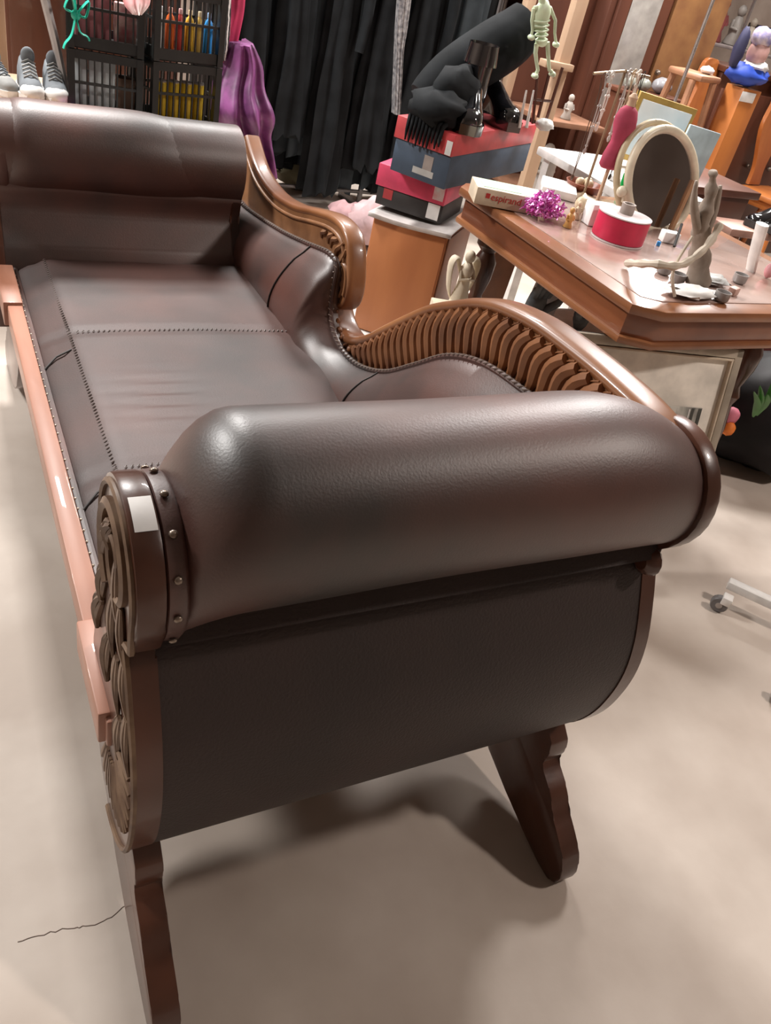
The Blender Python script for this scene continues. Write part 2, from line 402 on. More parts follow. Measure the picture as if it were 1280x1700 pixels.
stitches('seam_stitching', [(0.228, y, ZS - 0.003) for y in (0.82, 2.11)], seat, step=0.011)
for ys in (1.705, 1.185): stitches('seam_stitching', [(0.235, ys, ZS - 0.001), (0.5, ys + 0.0, ZS + 0.004), (0.73, ys, ZS - 0.001)], seat, side=Vector((0, 1, 0)), step=0.011)
for ys in (1.61, 1.13):
    bm = bmesh.new(); b_tube(bm, [Vector((0.158, ys - 0.02, 0.424)), Vector((0.17, ys - 0.01, 0.432)), Vector((0.19, ys + 0.005, 0.446)), Vector((0.222, ys + 0.02, 0.455))], 0.0022, 6)
    finish('border_seam', bm, CORD, seat)
# front edge braid with nails
tube('front_braid', [(0.160, y, 0.424) for y in (0.80, 1.2, 1.7, 2.12)], 0.007, LEATHER, seat, 8)
n = 46
for i in range(n): nail((0.1555, 0.80 + 1.3 * i / (n - 1), 0.428), (-0.6, 0, 0.8), 0.0042, seat)
# rails
fr = box('front_rail', (0.138, 1.40, 0.409), (0.032, 1.46, 0.050), RAIL, sofa); fr['label'] = 'worn reddish front rail'
box('rail_end_block', (0.134, 0.765, 0.412), (0.042, 0.17, 0.058), RAIL, sofa)
box('rail_end_block', (0.134, 2.00, 0.412), (0.042, 0.22, 0.058), RAIL, sofa)
box('back_rail', (0.848, 1.42, 0.36), (0.045, 1.50, 0.10), MAHOG, sofa)
box('seat_base', (0.49, 1.42, 0.365), (0.62, 1.46, 0.045), PANELLEATHER, sofa)
tube('under_moulding', [(0.131, 0.72, 0.382), (0.131, 2.1, 0.382)], 0.008, MAHOG, sofa, 8)

# backrest: outlines are (y, z)
CR = [(2.42, 0.722), (2.30, 0.665), (2.15, 0.648), (2.00, 0.665), (1.86, 0.700), (1.76, 0.722), (1.69, 0.724), (1.645, 0.704), (1.618, 0.660), (1.606, 0.615), (1.612, 0.580), (1.632, 0.560), (1.652, 0.566), (1.662, 0.590), (1.652, 0.610)]
VL = [(1.690, 0.560), (1.665, 0.528), (1.62, 0.506), (1.56, 0.506), (1.48, 0.548), (1.40, 0.612), (1.326, 0.671), (1.25, 0.727), (1.18, 0.766), (1.12, 0.797), (1.05, 0.822), (0.951, 0.840), (0.86, 0.845), (0.76, 0.845), (0.67, 0.838), (0.60, 0.818)]
CU = [(2.39, 0.556), (2.30, 0.558), (2.15, 0.576), (1.98, 0.602), (1.83, 0.632), (1.69, 0.662), (1.640, 0.650), (1.636, 0.600), (1.628, 0.545), (1.59, 0.508), (1.52, 0.492), (1.43, 0.505), (1.32, 0.552), (1.22, 0.622), (1.12, 0.694), (1.02, 0.734), (0.91, 0.750), (0.82, 0.75), (0.70, 0.70)]
cr_s, vl_s, cu_s = catmull2(CR, 8), catmull2(VL, 8), catmull2(CU, 8)
back = thing('x', (0, 0, 0), None, None)
bpy.data.objects.remove(back)
# leather back cushion
def zin(outline, y):
    best = None
    for (a, b), (c, d) in zip(outline, outline[1:]):
        if (a - y) * (c - y) <= 0 and abs(a - c) > 1e-6:
            z = b + (d - b) * (y - a) / (c - a); best = z if best is None else max(best, z)
    return best
bm = bmesh.new(); rings = []
# walk the outline; every station drops a padded cross-section to the seat
yb = lambda i: cu_s[i]
N = len(cu_s)
for i, (y, z) in enumerate(cu_s):
    t = i / (N - 1); ybot = 2.39 - (2.39 - 0.76) * t
    # keep bottom stations roughly under the top ones
    ybot = 0.3 * ybot + 0.7 * y
    sec = []
    for k in range(13):
        q = k / 12; yy = ybot + (y - ybot) * q ** 0.8; zz = 0.42 + (z - 0.42) * q
        x = 0.742 + 0.052 * q ** 2.6 - 0.020 * math.sin(math.pi * q ** 0.8) * min(1, (z - 0.42) / 0.12)
        if q > 0.9: x += 0.006
        sec.append(Vector((x, yy, zz)))
    sec += [Vector((0.822, y, z - 0.004)), Vector((0.822, ybot, 0.40))]
    rings.append(sec)
loft(bm, rings); cush = finish('back_cushion', bm, LEATHER, sofa, angle=70)
tube('cushion_piping', [(0.802, y, z + 0.002) for y, z in cu_s], 0.0055, LEATHER, cush, 8)
stitches('edge_stitching', [(0.800, y, z + 0.006) for y, z in cu_s], cush, step=0.0145, ln=0.012, r=0.0018, mt=mat('pale_cord', (0.30, 0.24, 0.21), None, 0.4))
for (yt, yl) in ((1.80, 1.80), (1.345, 1.42)):
    zt = zin(cu_s, yt) or 0.6; pts = []
    i = min(range(N), key=lambda k: abs(cu_s[k][0] - yt) + (0 if k < N * 0.3 or yt < 1.7 else 9))
    pts = [p + Vector((-0.002, 0, 0)) for p in rings[i][:13]]
    tube('cushion_seam', pts, 0.0022, CORD, cush, 6)
# carved board behind, with its top rail and ribs
poly = cr_s[:-6] + vl_s + [(0.66, 0.36), (2.42, 0.36)]
board = prism('back_board', poly, 0.822, 0.846, CARVE, sofa, bev=0.0)
def b_sweep(bm, path, x0, x1, h):
    rings = []
    P = [Vector((0, a, b)) for a, b in path]
    for i, p in enumerate(P):
        t = (P[min(i + 1, len(P) - 1)] - P[max(i - 1, 0)]).normalized(); n = Vector((0, -t.z, t.y))
        if n.z < 0 and i < 2: pass
        w = (x1 - x0) / 2; c = (x0 + x1) / 2; rg = []
        for k in range(14):
            a = 2 * math.pi * k / 14; cx, cy = math.cos(a), math.sin(a)
            sx = math.copysign(abs(cx) ** 0.55, cx) * w; sy = math.copysign(abs(cy) ** 0.75, cy) * h
            rg.append(p + Vector((c + sx, 0, 0)) + n * sy)
        rings.append(rg)
    loft(bm, rings)
bm = bmesh.new(); b_sweep(bm, cr_s, 0.818, 0.866, 0.010); finish('crest_rail', bm, CREST, board, angle=60)
bm = bmesh.new(); b_sweep(bm, vl_s, 0.818, 0.880, 0.012); finish('crest_rail', bm, CREST, board, angle=60)
# inner bead under the crest
def offs(path, d):
    out = []
    for i, (a, b) in enumerate(path):
        c = Vector(path[min(i + 1, len(path) - 1)]) - Vector(path[max(i - 1, 0)]); c.normalize()
        out.append((a - c.y * d, b + c.x * d))
    return out
tube('bead_moulding', [(0.820, a, b) for a, b in offs(cr_s[:70], 0.022)], 0.0045, CARVE, board, 8)
# gadroon ribs on the hump, each one leans and tapers
def at_len(path, t):
    L = [0]
    for a, b in zip(path, path[1:]): L.append(L[-1] + math.dist(a, b))
    s = t * L[-1]
    for i in range(len(path) - 1):
        if L[i + 1] >= s:
            q = (s - L[i]) / max(1e-9, L[i + 1] - L[i]); a, b = path[i], path[i + 1]
            return (a[0] + (b[0] - a[0]) * q, a[1] + (b[1] - a[1]) * q)
    return path[-1]
cu_r = [p for p in cu_s if True][int(N * 8 / 18):]
NR = 38
for i in range(NR):
    t = i / (NR - 1)
    top = at_len(vl_s, 0.02 + 0.93 * t); bot = at_len(cu_r, 0.0 + 0.97 * min(1, t * 1.0) ** 1.04)
    top = Vector(top) + (Vector(bot) - Vector(top)).normalized() * 0.012
    d = Vector(bot) - top; ln = d.length; nn = Vector((-d.y, d.x)).normalized()
    width = 0.0105 + 0.0075 * t
    pts = []; rad = []
    for k in range(9):
        q = k / 8; c = top + d * q + nn * (0.10 * ln * math.sin(q * math.pi * 1.6) * (1 if t > .15 else .5))
        pts.append(Vector((0.820, c.x, c.y))); rad.append(width * (0.62 + 0.45 * math.sin(math.pi * min(1, q * 0.9 + 0.1))) * (1 if q < 0.8 else 1 - 1.6 * (q - 0.8)))
    bm = bmesh.new(); b_tube(bm, pts, [r_ * 0.80 for r_ in rad], 8, True); 
    b_tube(bm, [p + Vector((-0.001, nn.x * rd * 1.05, nn.y * rd * 1.05)) for p, rd in zip(pts, rad)], [0.0016] * 9, 5)
    finish('carved_rib', bm, RIB, board)
# acanthus and volute at the drop of the crest
bm = bmesh.new(); pts = []; rad = []
for i in range(50):
    t = i / 49; a = R(200 - 560 * t); q = 0.036 * (1 - t) ** 0.8 + 0.004
    pts.append(Vector((0.820, 1.640 + q * math.cos(a) * 0.8, 0.612 + q * 1.3 * math.sin(a)))); rad.append(0.0065 * (1 - 0.4 * t))
b_tube(bm, pts, rad, 6); finish('carved_volute', bm, CARVE, board)
for (y, z, ang, ln) in ((1.66, 0.70, -70, 0.06), (1.645, 0.69, -95, 0.07), (1.69, 0.70, -50, 0.05), (1.72, 0.70, -60, 0.04), (1.64, 0.66, -110, 0.06), (1.655, 0.57, -100, 0.05), (1.64, 0.56, -80, 0.05), (1.67, 0.60, -115, 0.05), (1.76, 0.69, -50, 0.035)):
    bm = bmesh.new(); pts = []; rad = []
    for k in range(8):
        q = k / 7; a = R(ang + 25 * math.sin(q * 3))
        pts.append(Vector((0.820, y + math.cos(a) * ln * q, z + math.sin(a) * ln * q))); rad.append(0.001 + 0.0075 * math.sin(math.pi * (0.1 + 0.85 * q)))
    b_tube(bm, pts, rad, 6, True, 0.8); finish('carved_leaf', bm, CARVE, board)

# legs: shaped feet cut from plank
LEGP = [(0.462, 0.0), (0.440, 0.014), (0.438, 0.045), (0.452, 0.075), (0.468, 0.090), (0.486, 0.104), (0.510, 0.122), (0.532, 0.150), (0.560, 0.168), (0.578, 0.182), (0.572, 0.205), (0.578, 0.235),
        (0.62, 0.27), (0.80, 0.37), (0.95, 0.38), (0.93, 0.30), (0.86, 0.20), (0.78, 0.115), (0.70, 0.062), (0.62, 0.036), (0.55, 0.016), (0.49, 0.001)]
LEGP = catmull2(LEGP[:12], 3)[:-1] + LEGP[11:]
for x in (0.142, 0.846):
    prism('leg', LEGP, x, x + 0.038, MAHOG, sofa, bev=0.003)
    prism('leg', [(2.86 - a, b) for a, b in LEGP], x + (0.0 if x < .5 else -0.05), x + (0.0 if x < .5 else -0.05) + 0.038, MAHOG, sofa, bev=0.003)
box('leg_stretcher', (0.51, 0.90, 0.325), (0.66, 0.04, 0.07), MAHOG, sofa)

# ================================================================== LEFT BACKGROUND
def lbox(parent, name, org, yaw, c, s, mt, bev=0.002):
    M = rz(yaw); return box(name, Vector(org) + M @ Vector(c), s, mt, parent, M, bev)
# low wooden side table behind the far arm
st = thing('side_table', (0.15, 3.0, 0), 'low pale wooden side table with sneakers on it behind the far sofa arm', 'table')
box('table_top', (0.13, 3.02, 0.630), (0.60, 0.44, 0.03), POSTW, st)
for dx in (-0.26, 0.26):
    for dy in (-0.18, 0.18): box('leg', (0.13 + dx, 3.02 + dy, 0.3075), (0.04, 0.04, 0.615), POSTW, st)
# shoes
def shoe(kind, upper, sole, lace=None, L=0.27, W=0.095, high=0.09, boot=0.0):
    t = thing(kind, (0, 0, 0), None, 'shoe')
    prof = [(0.0, .62, .95), (.06, .80, 1.0), (.2, .86, 1.0), (.35, .80, .92), (.5, .86, .72), (.65, .98, .55), (.8, 1.0, .45), (.92, .82, .38), (.985, .5, .24)]
    bm = bmesh.new(); rings = []
    for (q, w_, h_) in prof:
        y = L * (q - 0.5); wv = W * w_ / 2; hv = high * h_; n = 14
        rings.append([Vector((wv * math.copysign(abs(math.cos(a)) ** .8, math.cos(a)), y, 0.022 + hv * max(0, math.sin(a)) ** .85 if math.sin(a) > 0 else 0.02)) for a in [2 * math.pi * k / n for k in range(n)]])
    loft(bm, rings); finish('upper', bm, upper, t, angle=60)
    bm = bmesh.new(); rings = []
    for (q, w_, h_) in prof:
        y = L * (q - 0.5) * 1.04; wv = W * w_ / 2 * 1.08
        rings.append([Vector((wv, y, 0)), Vector((wv * 1.03, y, 0.026)), Vector((-wv * 1.03, y, 0.026)), Vector((-wv, y, 0))])
    loft(bm, rings); finish('sole', bm, sole, t)
    if lace:
        bm = bmesh.new()
        for k in range(5):
            y = L * (-0.06 + 0.065 * k); z = 0.024 + high * (0.86 - 0.085 * k)
            b_tube(bm, [(-.026, y, z - .008), (0, y + .004, z + .006), (.026, y, z - .008)], .0045, 5)
        finish('laces', bm, lace, t)
        b_ = bmesh.new(); b_blob(b_, (0, -L * .10, .024 + high * 1.0), (.028, .014, .035), 0, 4); finish('tongue', b_, upper, t)
    if boot:
        bm = bmesh.new(); rings = []
        for (z, r1, y0) in ((0.06, .045, -.085), (.12, .043, -.085), (.2, .05, -.09), (boot, .058, -.095)):
            rings.append([Vector((r1 * .85 * math.cos(a), y0 + r1 * math.sin(a), z)) for a in [2 * math.pi * k / 14 for k in range(14)]])
        loft(bm, rings); finish('shaft', bm, upper, t)
    return t
GREYC = plain('grey_suede', (0.33, 0.33, 0.32), 0.8); GREYD = plain('dark_grey_mesh', (0.20, 0.22, 0.24), 0.8); RUBW = plain('white_rubber', (0.88, 0.86, 0.83), 0.5)
def place(t, loc, yaw=0, label=None, group=None, tilt=None, scale=1):
    t.location = loc
    if scale != 1:
        t.scale = (scale,) * 3
    t.rotation_euler = (tilt[0] if tilt else 0, tilt[1] if tilt else 0, R(yaw))
    if label: t['label'] = label
    if group: t['group'] = group
    return t
s1 = shoe('sneaker', GREYD, RUBW, GREYC, high=0.12)
bm = bmesh.new(); b_blob(bm, (0, 0.095, .035), (.049, .05, .033), 0, 4); finish('toe_cap', bm, RUBW, s1)['label'] = 'white rubber toe cap'
s2 = copy_tree(s1)
place(s1, (0.300, 2.96, 0.6455), 180, 'grey laced sneaker with white toe, left one of the pair', 'white-toed sneakers on the side table', scale=.74)
place(s2, (0.372, 2.96, 0.6455), 178, 'grey laced sneaker with white toe, right one beside the grey upright', 'white-toed sneakers on the side table', scale=.74)
s3 = shoe('sneaker', GREYC, RUBW, GREYD, high=0.10); s4 = copy_tree(s3)
place(s3, (0.215, 2.99, 0.6455), 200, 'plain grey suede sneaker nearest the white-toed pair', 'grey suede sneakers on the side table', scale=.7)
place(s4, (0.12, 2.97, 0.6455), 190, 'plain grey suede sneaker cut off by the left picture edge', 'grey suede sneakers on the side table', scale=.7)
# upright posts, cabinet
p0 = thing('wooden_post', (0.235, 3.35, 0), 'pale wooden shelf post at the far left edge', 'post')
box('shaft', (0.235, 3.35, 0.75), (0.075, 0.05, 1.5), POSTW, p0)
box('foot', (0.235, 3.35, 0.02), (0.12, 0.10, 0.04), POSTW, p0)
cab = thing('brown_cabinet', (0.62, 4.1, 0), 'tall reddish brown cabinet behind the sneakers', 'cabinet')
box('body', (0.62, 4.1, 0.8), (0.75, 0.40, 1.6), BROWN, cab)
for x in (0.44, 0.80):
    d = box('door', (x, 3.892, 0.82), (0.33, 0.018, 1.48), BROWN, cab); box('panel', (x, 3.879, 0.82), (0.22, 0.012, 1.3), MAHOG, d, bev=.004)
    blob('knob', (x + (0.13 if x < .6 else -.13), 3.872, 0.85), (.012, .012, .012), NAIL, d)
tag(box('dark_jacket', (0.36, 3.80, 0.97), (0.12, 0.06, 0.28), BLACK, None, None, 0.02), 'dark folded cloth hanging at the top left on the cabinet', 'cloth')
o = tube('leaning_upright', [V(70, -20, 3.02), V(92, 70, 2.98), V(113, 168, 2.97) + Vector((0, 0, .0))], [.028, .026, .022], GREY, None, 8, 0.5)
tag(o, 'pale grey flat upright leaning beside the white-toed sneakers', 'post')
# leaflet and card at the table's right end
o = box('booklet', (0.40, 2.86, 0.650), (0.05, 0.10, 0.006), mat('booklet_print', (0.75, 0.08, 0.15), (0.25, 0.3, 0.7), 0.4, scale=12, kind='wave'), None, rz(20)); tag(o, 'pink and blue booklet lying on the low table', 'booklet')
pl = thing('white_tray', (0.53, 2.66, 0), 'narrow pale card covered shelf board right of the booklet', 'shelf')
box('board', (0.53, 2.70, 0.630), (0.16, 0.10, 0.02), PAPER, pl, rz(-15)); box('leg', (0.53, 2.70, 0.31), (0.03, 0.03, 0.62), PLASTICB, pl)

# crates: basket lattices
def crate(W, D, H, mt):
    t = thing('plastic_crate', (0, 0, 0), None, 'crate')
    box('base', (0, 0, .006), (W, D, .012), mt, t)
    bm = bmesh.new()
    for (c, s) in (((0, -D / 2, H - .012), (W + .012, .012, .024)), ((0, D / 2, H - .012), (W + .012, .012, .024)), ((-W / 2, 0, H - .012), (.012, D, .024)), ((W / 2, 0, H - .012), (.012, D, .024))): b_box(bm, c, s)
    finish('rim', bm, mt, t)
    for sx in (-1, 1):
        for sy in (-1, 1): box('corner_post', (sx * W / 2, sy * D / 2, H / 2), (.02, .02, H), mt, t, bev=0)
    for sy in (-1, 1):
        bm = bmesh.new(); n = int(W / .022)
        for k in range(1, n): b_box(bm, (-W / 2 + W * k / n, sy * D / 2, H / 2), (.0045, .006, H - .03))
        b_box(bm, (0, sy * D / 2, H * .55), (W, .007, .008)); b_box(bm, (0, sy * D / 2, .02), (W, .008, .03))
        stuff(finish('lattice_side', bm, mt, t, False))
    for sx in (-1, 1):
        bm = bmesh.new(); n = int(D / .022)
        for k in range(1, n): b_box(bm, (sx * W / 2, -D / 2 + D * k / n, H / 2), (.006, .0045, H - .03))
        b_box(bm, (sx * W / 2, 0, H * .55), (.007, D, .008)); b_box(bm, (sx * W / 2, 0, .02), (.008, D, .03))
        stuff(finish('lattice_side', bm, mt, t, False))
    return t
CA = crate(0.20, 0.19, 0.20, PLASTICB)
ca0 = (0.522, 2.955)
lvl = ['lowest', 'second', 'third', 'fourth', 'topmost']
for i in range(5):
    c = CA if i == 0 else copy_tree(CA)
    place(c, (ca0[0], ca0[1], 0.001 + 0.203 * i), -7, f'black lattice crate, {lvl[i]} of the left stack beyond the sofa arm', 'left stack of black crates')
CB = crate(0.22, 0.17, 0.20, PLASTICB)
for i in range(5):
    c = CB if i == 0 else copy_tree(CB)
    place(c, (0.748, 2.965, 0.001 + 0.203 * i), 12, f'black lattice crate, {lvl[i]} of the right stack holding coloured bottles', 'right stack of black crates')
PINKB = plain('dusty_pink_card', (0.46, 0.17, 0.19), 0.6)
def crate_item(name, xs, zlvl, s, mt, label, cat, bev=.004, yaw=-7, org=ca0, dy=-0.04, group=None):
    M = rz(yaw); c = Vector((org[0], org[1], 0)) + M @ Vector((xs, dy, 0)); c.z = 0.0145 + 0.203 * zlvl + s[2] / 2
    return tag(box(name, c, s, mt, None, M, bev), label, cat, group)
crate_item('book', -0.035, 4, (.105, .03, .13), PINKB, 'dusty pink book standing in the topmost left crate', 'book')
crate_item('book', 0.058, 4, (.065, .03, .12), mat('rose_card', (0.40, 0.12, 0.14), (0.55, 0.4, 0.36), 0.6, scale=30), 'mottled rose book at the right in the topmost left crate', 'book')
for k, x in enumerate((-0.072, -0.030, 0.012)):
    crate_item('white_packet', x, 3, (.038, .03, .165), plain('bluish_white_card', (0.62, 0.68, 0.70), 0.5), ['left', 'middle', 'right'][k] + ' one of the three bluish white packets in the fourth left crate', 'packet', group='white packets in the left crates')
crate_item('brown_bag', 0.062, 3, (.055, .05, .12), plain('brown_paper', (0.16, 0.10, 0.07), 0.8), 'dark brown paper parcel beside the white packets', 'parcel')
crate_item('green_book', 0.0, 2, (.16, .03, .11), plain('olive_card', (0.10, 0.12, 0.07), 0.7), 'dull green book in the third left crate', 'book')
orgB = (0.748, 2.965)
cols = [('white', (.8, .8, .78)), ('orange', (.80, .16, .03)), ('red', (.55, .06, .05)), ('yellow', (.80, .50, .05)), ('gold', (.62, .42, .10)), ('blue', (.03, .28, .72))]
def bottle(loc, h, r, mt, capm, label, group):
    t = thing('bottle', loc, label, 'bottle', group)
    lathe('body', [(r * .9, 0), (r, .004), (r, h * .72), (r * .75, h * .82), (r * .4, h * .87), (r * .38, h * .9)], loc, mt, t, 12)
    lathe('cap', [(r * .42, h * .9), (r * .42, h), (r * .36, h * 1.01)], loc, capm, t, 12); return t
M = rz(12)
for k, (nm, c) in enumerate(cols):
    p = Vector((orgB[0], orgB[1], 0.0145 + 0.203 * 4)) + M @ Vector((-0.083 + .033 * k, -.052, 0))
    bottle(p, .13, .0145, plain(nm + '_bottle_plastic', c, 0.35), plain(nm + '_cap', tuple(min(1, x * .6 + .3) for x in c), .4), f'{nm} bottle in the topmost right crate', 'coloured bottles in the right crate')
for k in range(4):
    p = Vector((orgB[0], orgB[1], 0.0145 + 0.203 * 3)) + M @ Vector((-0.07 + .045 * k, -.045, 0))
    t = thing('yellow_can', p, ['first', 'second', 'third', 'fourth'][k] + ' yellow can from the left in the fourth right crate', 'can', 'yellow cans in the right crate')
    lathe('body', [(.019, 0), (.0205, .004), (.0205, .12), (.019, .124)], p, plain('yellow_tin', (.62, .42, .03), .35), t, 14)
    lathe('lid', [(.0195, .1245), (.0195, .128), (.017, .129)], p, GREY, t, 14)
p = Vector((orgB[0], orgB[1], 0)) + M @ Vector((0.03, -.1, 0)); p.z = 0.62 - .07
tag(box('crate_label', p, (.06, .003, .035), plain('grey_card', (.38, .42, .40), .7), None, M, .001), 'grey card label hung on the right crate stack', 'label')
# ribbon bow and towel
bm = bmesh.new()
c = V(126, 25, 2.80)
for (a, b, q) in (((-.012, 0, .045), (-.03, 0, .015), 0), ((.035, 0, .04), (.028, 0, -.0), 0), ((-.012, 0, -.05), (-.03, 0, -.075), 1), ((.01, 0, -.04), (.03, 0, -.05), 1)):
    b_tube(bm, catmull([c, c + Vector(a), c + Vector(b), c + (Vector(b) * .4 if not q else Vector(b) * 1.2)], 5), .011, 6, True, .25)
b_blob(bm, c, (.014, .01, .014)); b_tube(bm, catmull([c + Vector((.01, .03, .10)), c + Vector((0, .02, .05)), c], 5), .012, 6, True, .3)
tag(finish('ribbon_bow', bm, plain('teal_satin', (.02, .50, .36), .4)), 'teal green satin ribbon bow tied on the left crate corner', 'ribbon')
def drape(name, poly, Y, mt, label, cat, th=.02, amp=.012, fr=9, n=24, group=None):
    """hanging cloth between two edges given as pixel pairs (left, right) from top to bottom"""
    rows = []
    for (ul, ur, v, dy) in poly: rows.append((V(ul, v, Y + dy), V(ur, v, Y + dy)))
    R_ = []
    L = catmull([r[0] for r in rows], 4); RR = catmull([r[1] for r in rows], 4)
    bm = bmesh.new()
    for i, (a, b) in enumerate(zip(L, RR)):
        t = i / (len(L) - 1); ring = []
        for k in range(n + 1):
            q = k / n; p = a.lerp(b, q); f = amp * (0.35 + 0.65 * t) * (math.sin(q * fr * 2 * math.pi + 1.3 * noise.noise(Vector((q * 3, t * 2, Y)))) + .8 * noise.noise(Vector((q * 6, t * 5, Y * 3)))) * math.sin(math.pi * min(1, max(0, q))) ** .3
            ring.append(p + Vector((0, f - th * math.sin(math.pi * q) - .002, 0)))
        back = [p + Vector((0, th * 1.5 + .03, 0)) for p in ring[::-1][1:-1:3]]
        R_.append(ring + back)
    loft(bm, R_)
    return tag(finish(name, bm, mt, None, angle=80), label, cat, group)
drape('towel', [(205, 250, -12, 0), (206, 248, 8, -.02), (220, 236, 24, -.03)], 2.84, mat('pink_white_towel', (.85, .25, .27), (.9, .75, .72), .8, scale=9), 'pink and white towel draped over the topmost left crate', 'towel', .01, .006, 3)

# ================================================================== CLOTHES RACK
rack = thing('clothes_rack', (2.0, 4.1, 0), 'dark metal clothes rack full of black garments', 'clothes rack')
DM = plain('dark_metal', (.16, .15, .15), .35, metal=.6)
for x in (1.16, 2.08, 2.70):
    tube('post', [(x, 4.12, 0.03), (x, 4.12, 1.62)], .014, DM, rack, 10); box('foot', (x, 4.12, .015), (.05, .45, .03), DM, rack)
tube('top_bar', [(1.1, 4.12, 1.6), (2.76, 4.12, 1.6)], .014, DM, rack, 10)
tube('rear_bar', [(1.16, 4.34, 1.6), (2.76, 4.34, 1.6)], .012, DM, rack, 10)
for x in (1.16, 2.70): tube('bar_link', [(x, 4.12, 1.6), (x, 4.34, 1.6)], .012, DM, rack, 8)
tube('lower_bar', [(1.16, 4.12, 0.10), (2.70, 4.12, 0.10)], .010, DM, rack, 10)
def garment(xc, Y, w, zb, mt, label, wz=None, ragged=.03, seed=0, sleeve=0):
    t = thing('hanging_garment', (xc, Y, zb), label, 'garment', 'dark garments on the clothes rack')
    rnd = random.Random(seed); bm = bmesh.new(); rings = []; n = 40; ph = rnd.random() * 6
    top = 1.50
    for i in range(22):
        q = i / 21; z = top + (zb - top) * q
        ww = w * (0.30 + 0.5 * min(1, q * 7) + 0.2 * q); dp = .05 * (.6 + .5 * q)
        ring = []
        for k in range(n):
            a = 2 * math.pi * k / n
            f = 1 + (.10 + .32 * q) * math.sin(a * 6 + ph + 1.5 * noise.noise(Vector((math.cos(a), math.sin(a), z * 2 + seed)))) + .18 * noise.noise(Vector((math.cos(a) * 2, math.sin(a) * 2, z * 4 + seed)))
            zz = z + (ragged * noise.noise(Vector((math.cos(a) * 3, math.sin(a) * 3, seed * 1.7))) * 2 if q > .9 else 0)
            ring.append(Vector((xc + ww * .5 * f * math.cos(a), Y + dp * f * math.sin(a), zz)))
        rings.append(ring)
    loft(bm, rings); finish('cloth', bm, mt, t, angle=80)
    if sleeve:
        bm = bmesh.new(); x = xc + sleeve * w * .42
        b_tube(bm, catmull([(x, Y - .03, 1.42), (x + sleeve * .02, Y - .06, 1.2), (x + sleeve * .03, Y - .06, .95), (x + sleeve * .01, Y - .07, .78)], 5), [.05 - .0012 * i for i in range(16)], 10, True, .6)
        finish('sleeve', bm, mt, t, angle=80)
    tube('hanger', catmull([(xc - w * .35, Y, 1.47), (xc, Y, 1.53), (xc, Y + .002, 1.57), (xc + .02, Y, 1.61)], 4), .004, DM, t, 6)
    return t
GD = [(1.36, .15, .30, BLACK, 'narrow black garment at the very left end of the rack beside the purple one', 0), (1.45, .16, .40, BLACK2, 'charcoal long-sleeved garment second from the left end of the rack', -1), (1.57, .15, .52, BLACK, 'short black garment third from the left end of the rack', 0), (1.68, .17, .42, BLACK2, 'charcoal pleated garment with the lowest paler hem, left of the post', 0), (1.80, .15, .22, BLACK, 'long black garment just left of the rack post', 1),
      (1.92, .16, .12, BLACK2, 'very long charcoal garment in front of the rack post', 0), (2.03, .15, .40, BLACK, 'black garment with a ragged hem right of the rack post', 0), (2.14, .16, .28, BLACK2, 'charcoal garment with thin vertical folds beside the grey scarf', 0), (2.25, .15, .20, BLACK, 'deep black long garment behind the grey scarf', 1),
      (2.37, .17, .33, BLACK, 'black garment right of the grey scarf', 0), (2.49, .16, .36, BLACK2, 'charcoal silky garment second from the right end of the rack', 0), (2.62, .15, .30, BLACK, 'black garment at the right end of the rack', 0)]
GD = [(x, w_ * 1.12, max(.10, zb - .16), m_, lb, sl) for (x, w_, zb, m_, lb, sl) in GD]
for k in range(7):
    garment(1.40 + .2 * k, 4.34, .25, .10 + .03 * (k % 3), BLACK, ['first', 'second', 'third', 'fourth', 'fifth', 'sixth', 'seventh'][k] + ' long black garment from the left in the rear row of the rack', seed=40 + k)
for k, (x, w_, zb, m_, lb, sl) in enumerate(GD): garment(x, 4.12 + (.045 if k % 2 else -.045), w_, zb, m_, lb, seed=k + 1, sleeve=sl)
tube_s = drape('sequin_scarf', [(664, 684, -10, 0), (660, 676, 50, 0), (659, 670, 90, 0), (655, 664, 190, 0)], 3.90, mat('grey_sequins', (.10, .10, .11), (.34, .33, .33), .35, scale=60), 'silvery grey sequinned scarf hanging among the black garments', 'scarf', .01, .006, 3)
drape('pink_scarf', [(384, 408, -20, 0), (380, 405, 20, 0), (368, 395, 70, 0), (360, 385, 115, 0), (357, 372, 175, 0)], 3.35, plain('crimson_cloth', (.55, .03, .11), .6), 'plain crimson pink scarf hanging left of the black garments', 'scarf', .012, .005, 2)
drape('striped_scarf', [(370, 384, -20, -.03), (373, 383, 30, -.03), (370, 380, 70, -.03), (366, 374, 100, -.03)], 3.33, mat('zebra_cloth', (.02, .02, .02), (.8, .78, .75), .6, scale=22, kind='wave', lo=.45, hi=.55), 'narrow black and white striped scarf beside the crimson one', 'scarf', .01, .004, 2)
PURP = mat('purple_taffeta', (.085, .018, .075), (.24, .06, .21), .5, scale=14)
drape('purple_garment', [(385, 420, 72, 0), (374, 436, 110, 0), (362, 440, 150, -.03), (358, 454, 185, -.06), (362, 456, 205, -.04), (372, 450, 225, .0), (384, 454, 255, 0), (398, 460, 292, 0)], 3.30, PURP, 'crumpled shiny purple garment hanging behind the far sofa arm', 'garment', .05, .030, 3, 60)
sc = thing('scarf_stand', (1.07, 3.40, 0), 'thin dark stand carrying the scarves and the purple garment', 'stand')
tube('pole', [(1.07, 3.42, .02), (1.07, 3.42, 1.62)], .012, DM, sc); box('base', (1.07, 3.42, .012), (.3, .3, .024), DM, sc); tube('hook_bar', [(.98, 3.42, 1.25), (1.28, 3.42, 1.25)], .010, DM, sc)
for x in (1.03, 1.12, 1.2): tube('hook', [(x, 3.42, 1.25), (x, 3.36, 1.23), (x, 3.34, 1.27)], .005, DM, sc, 6)
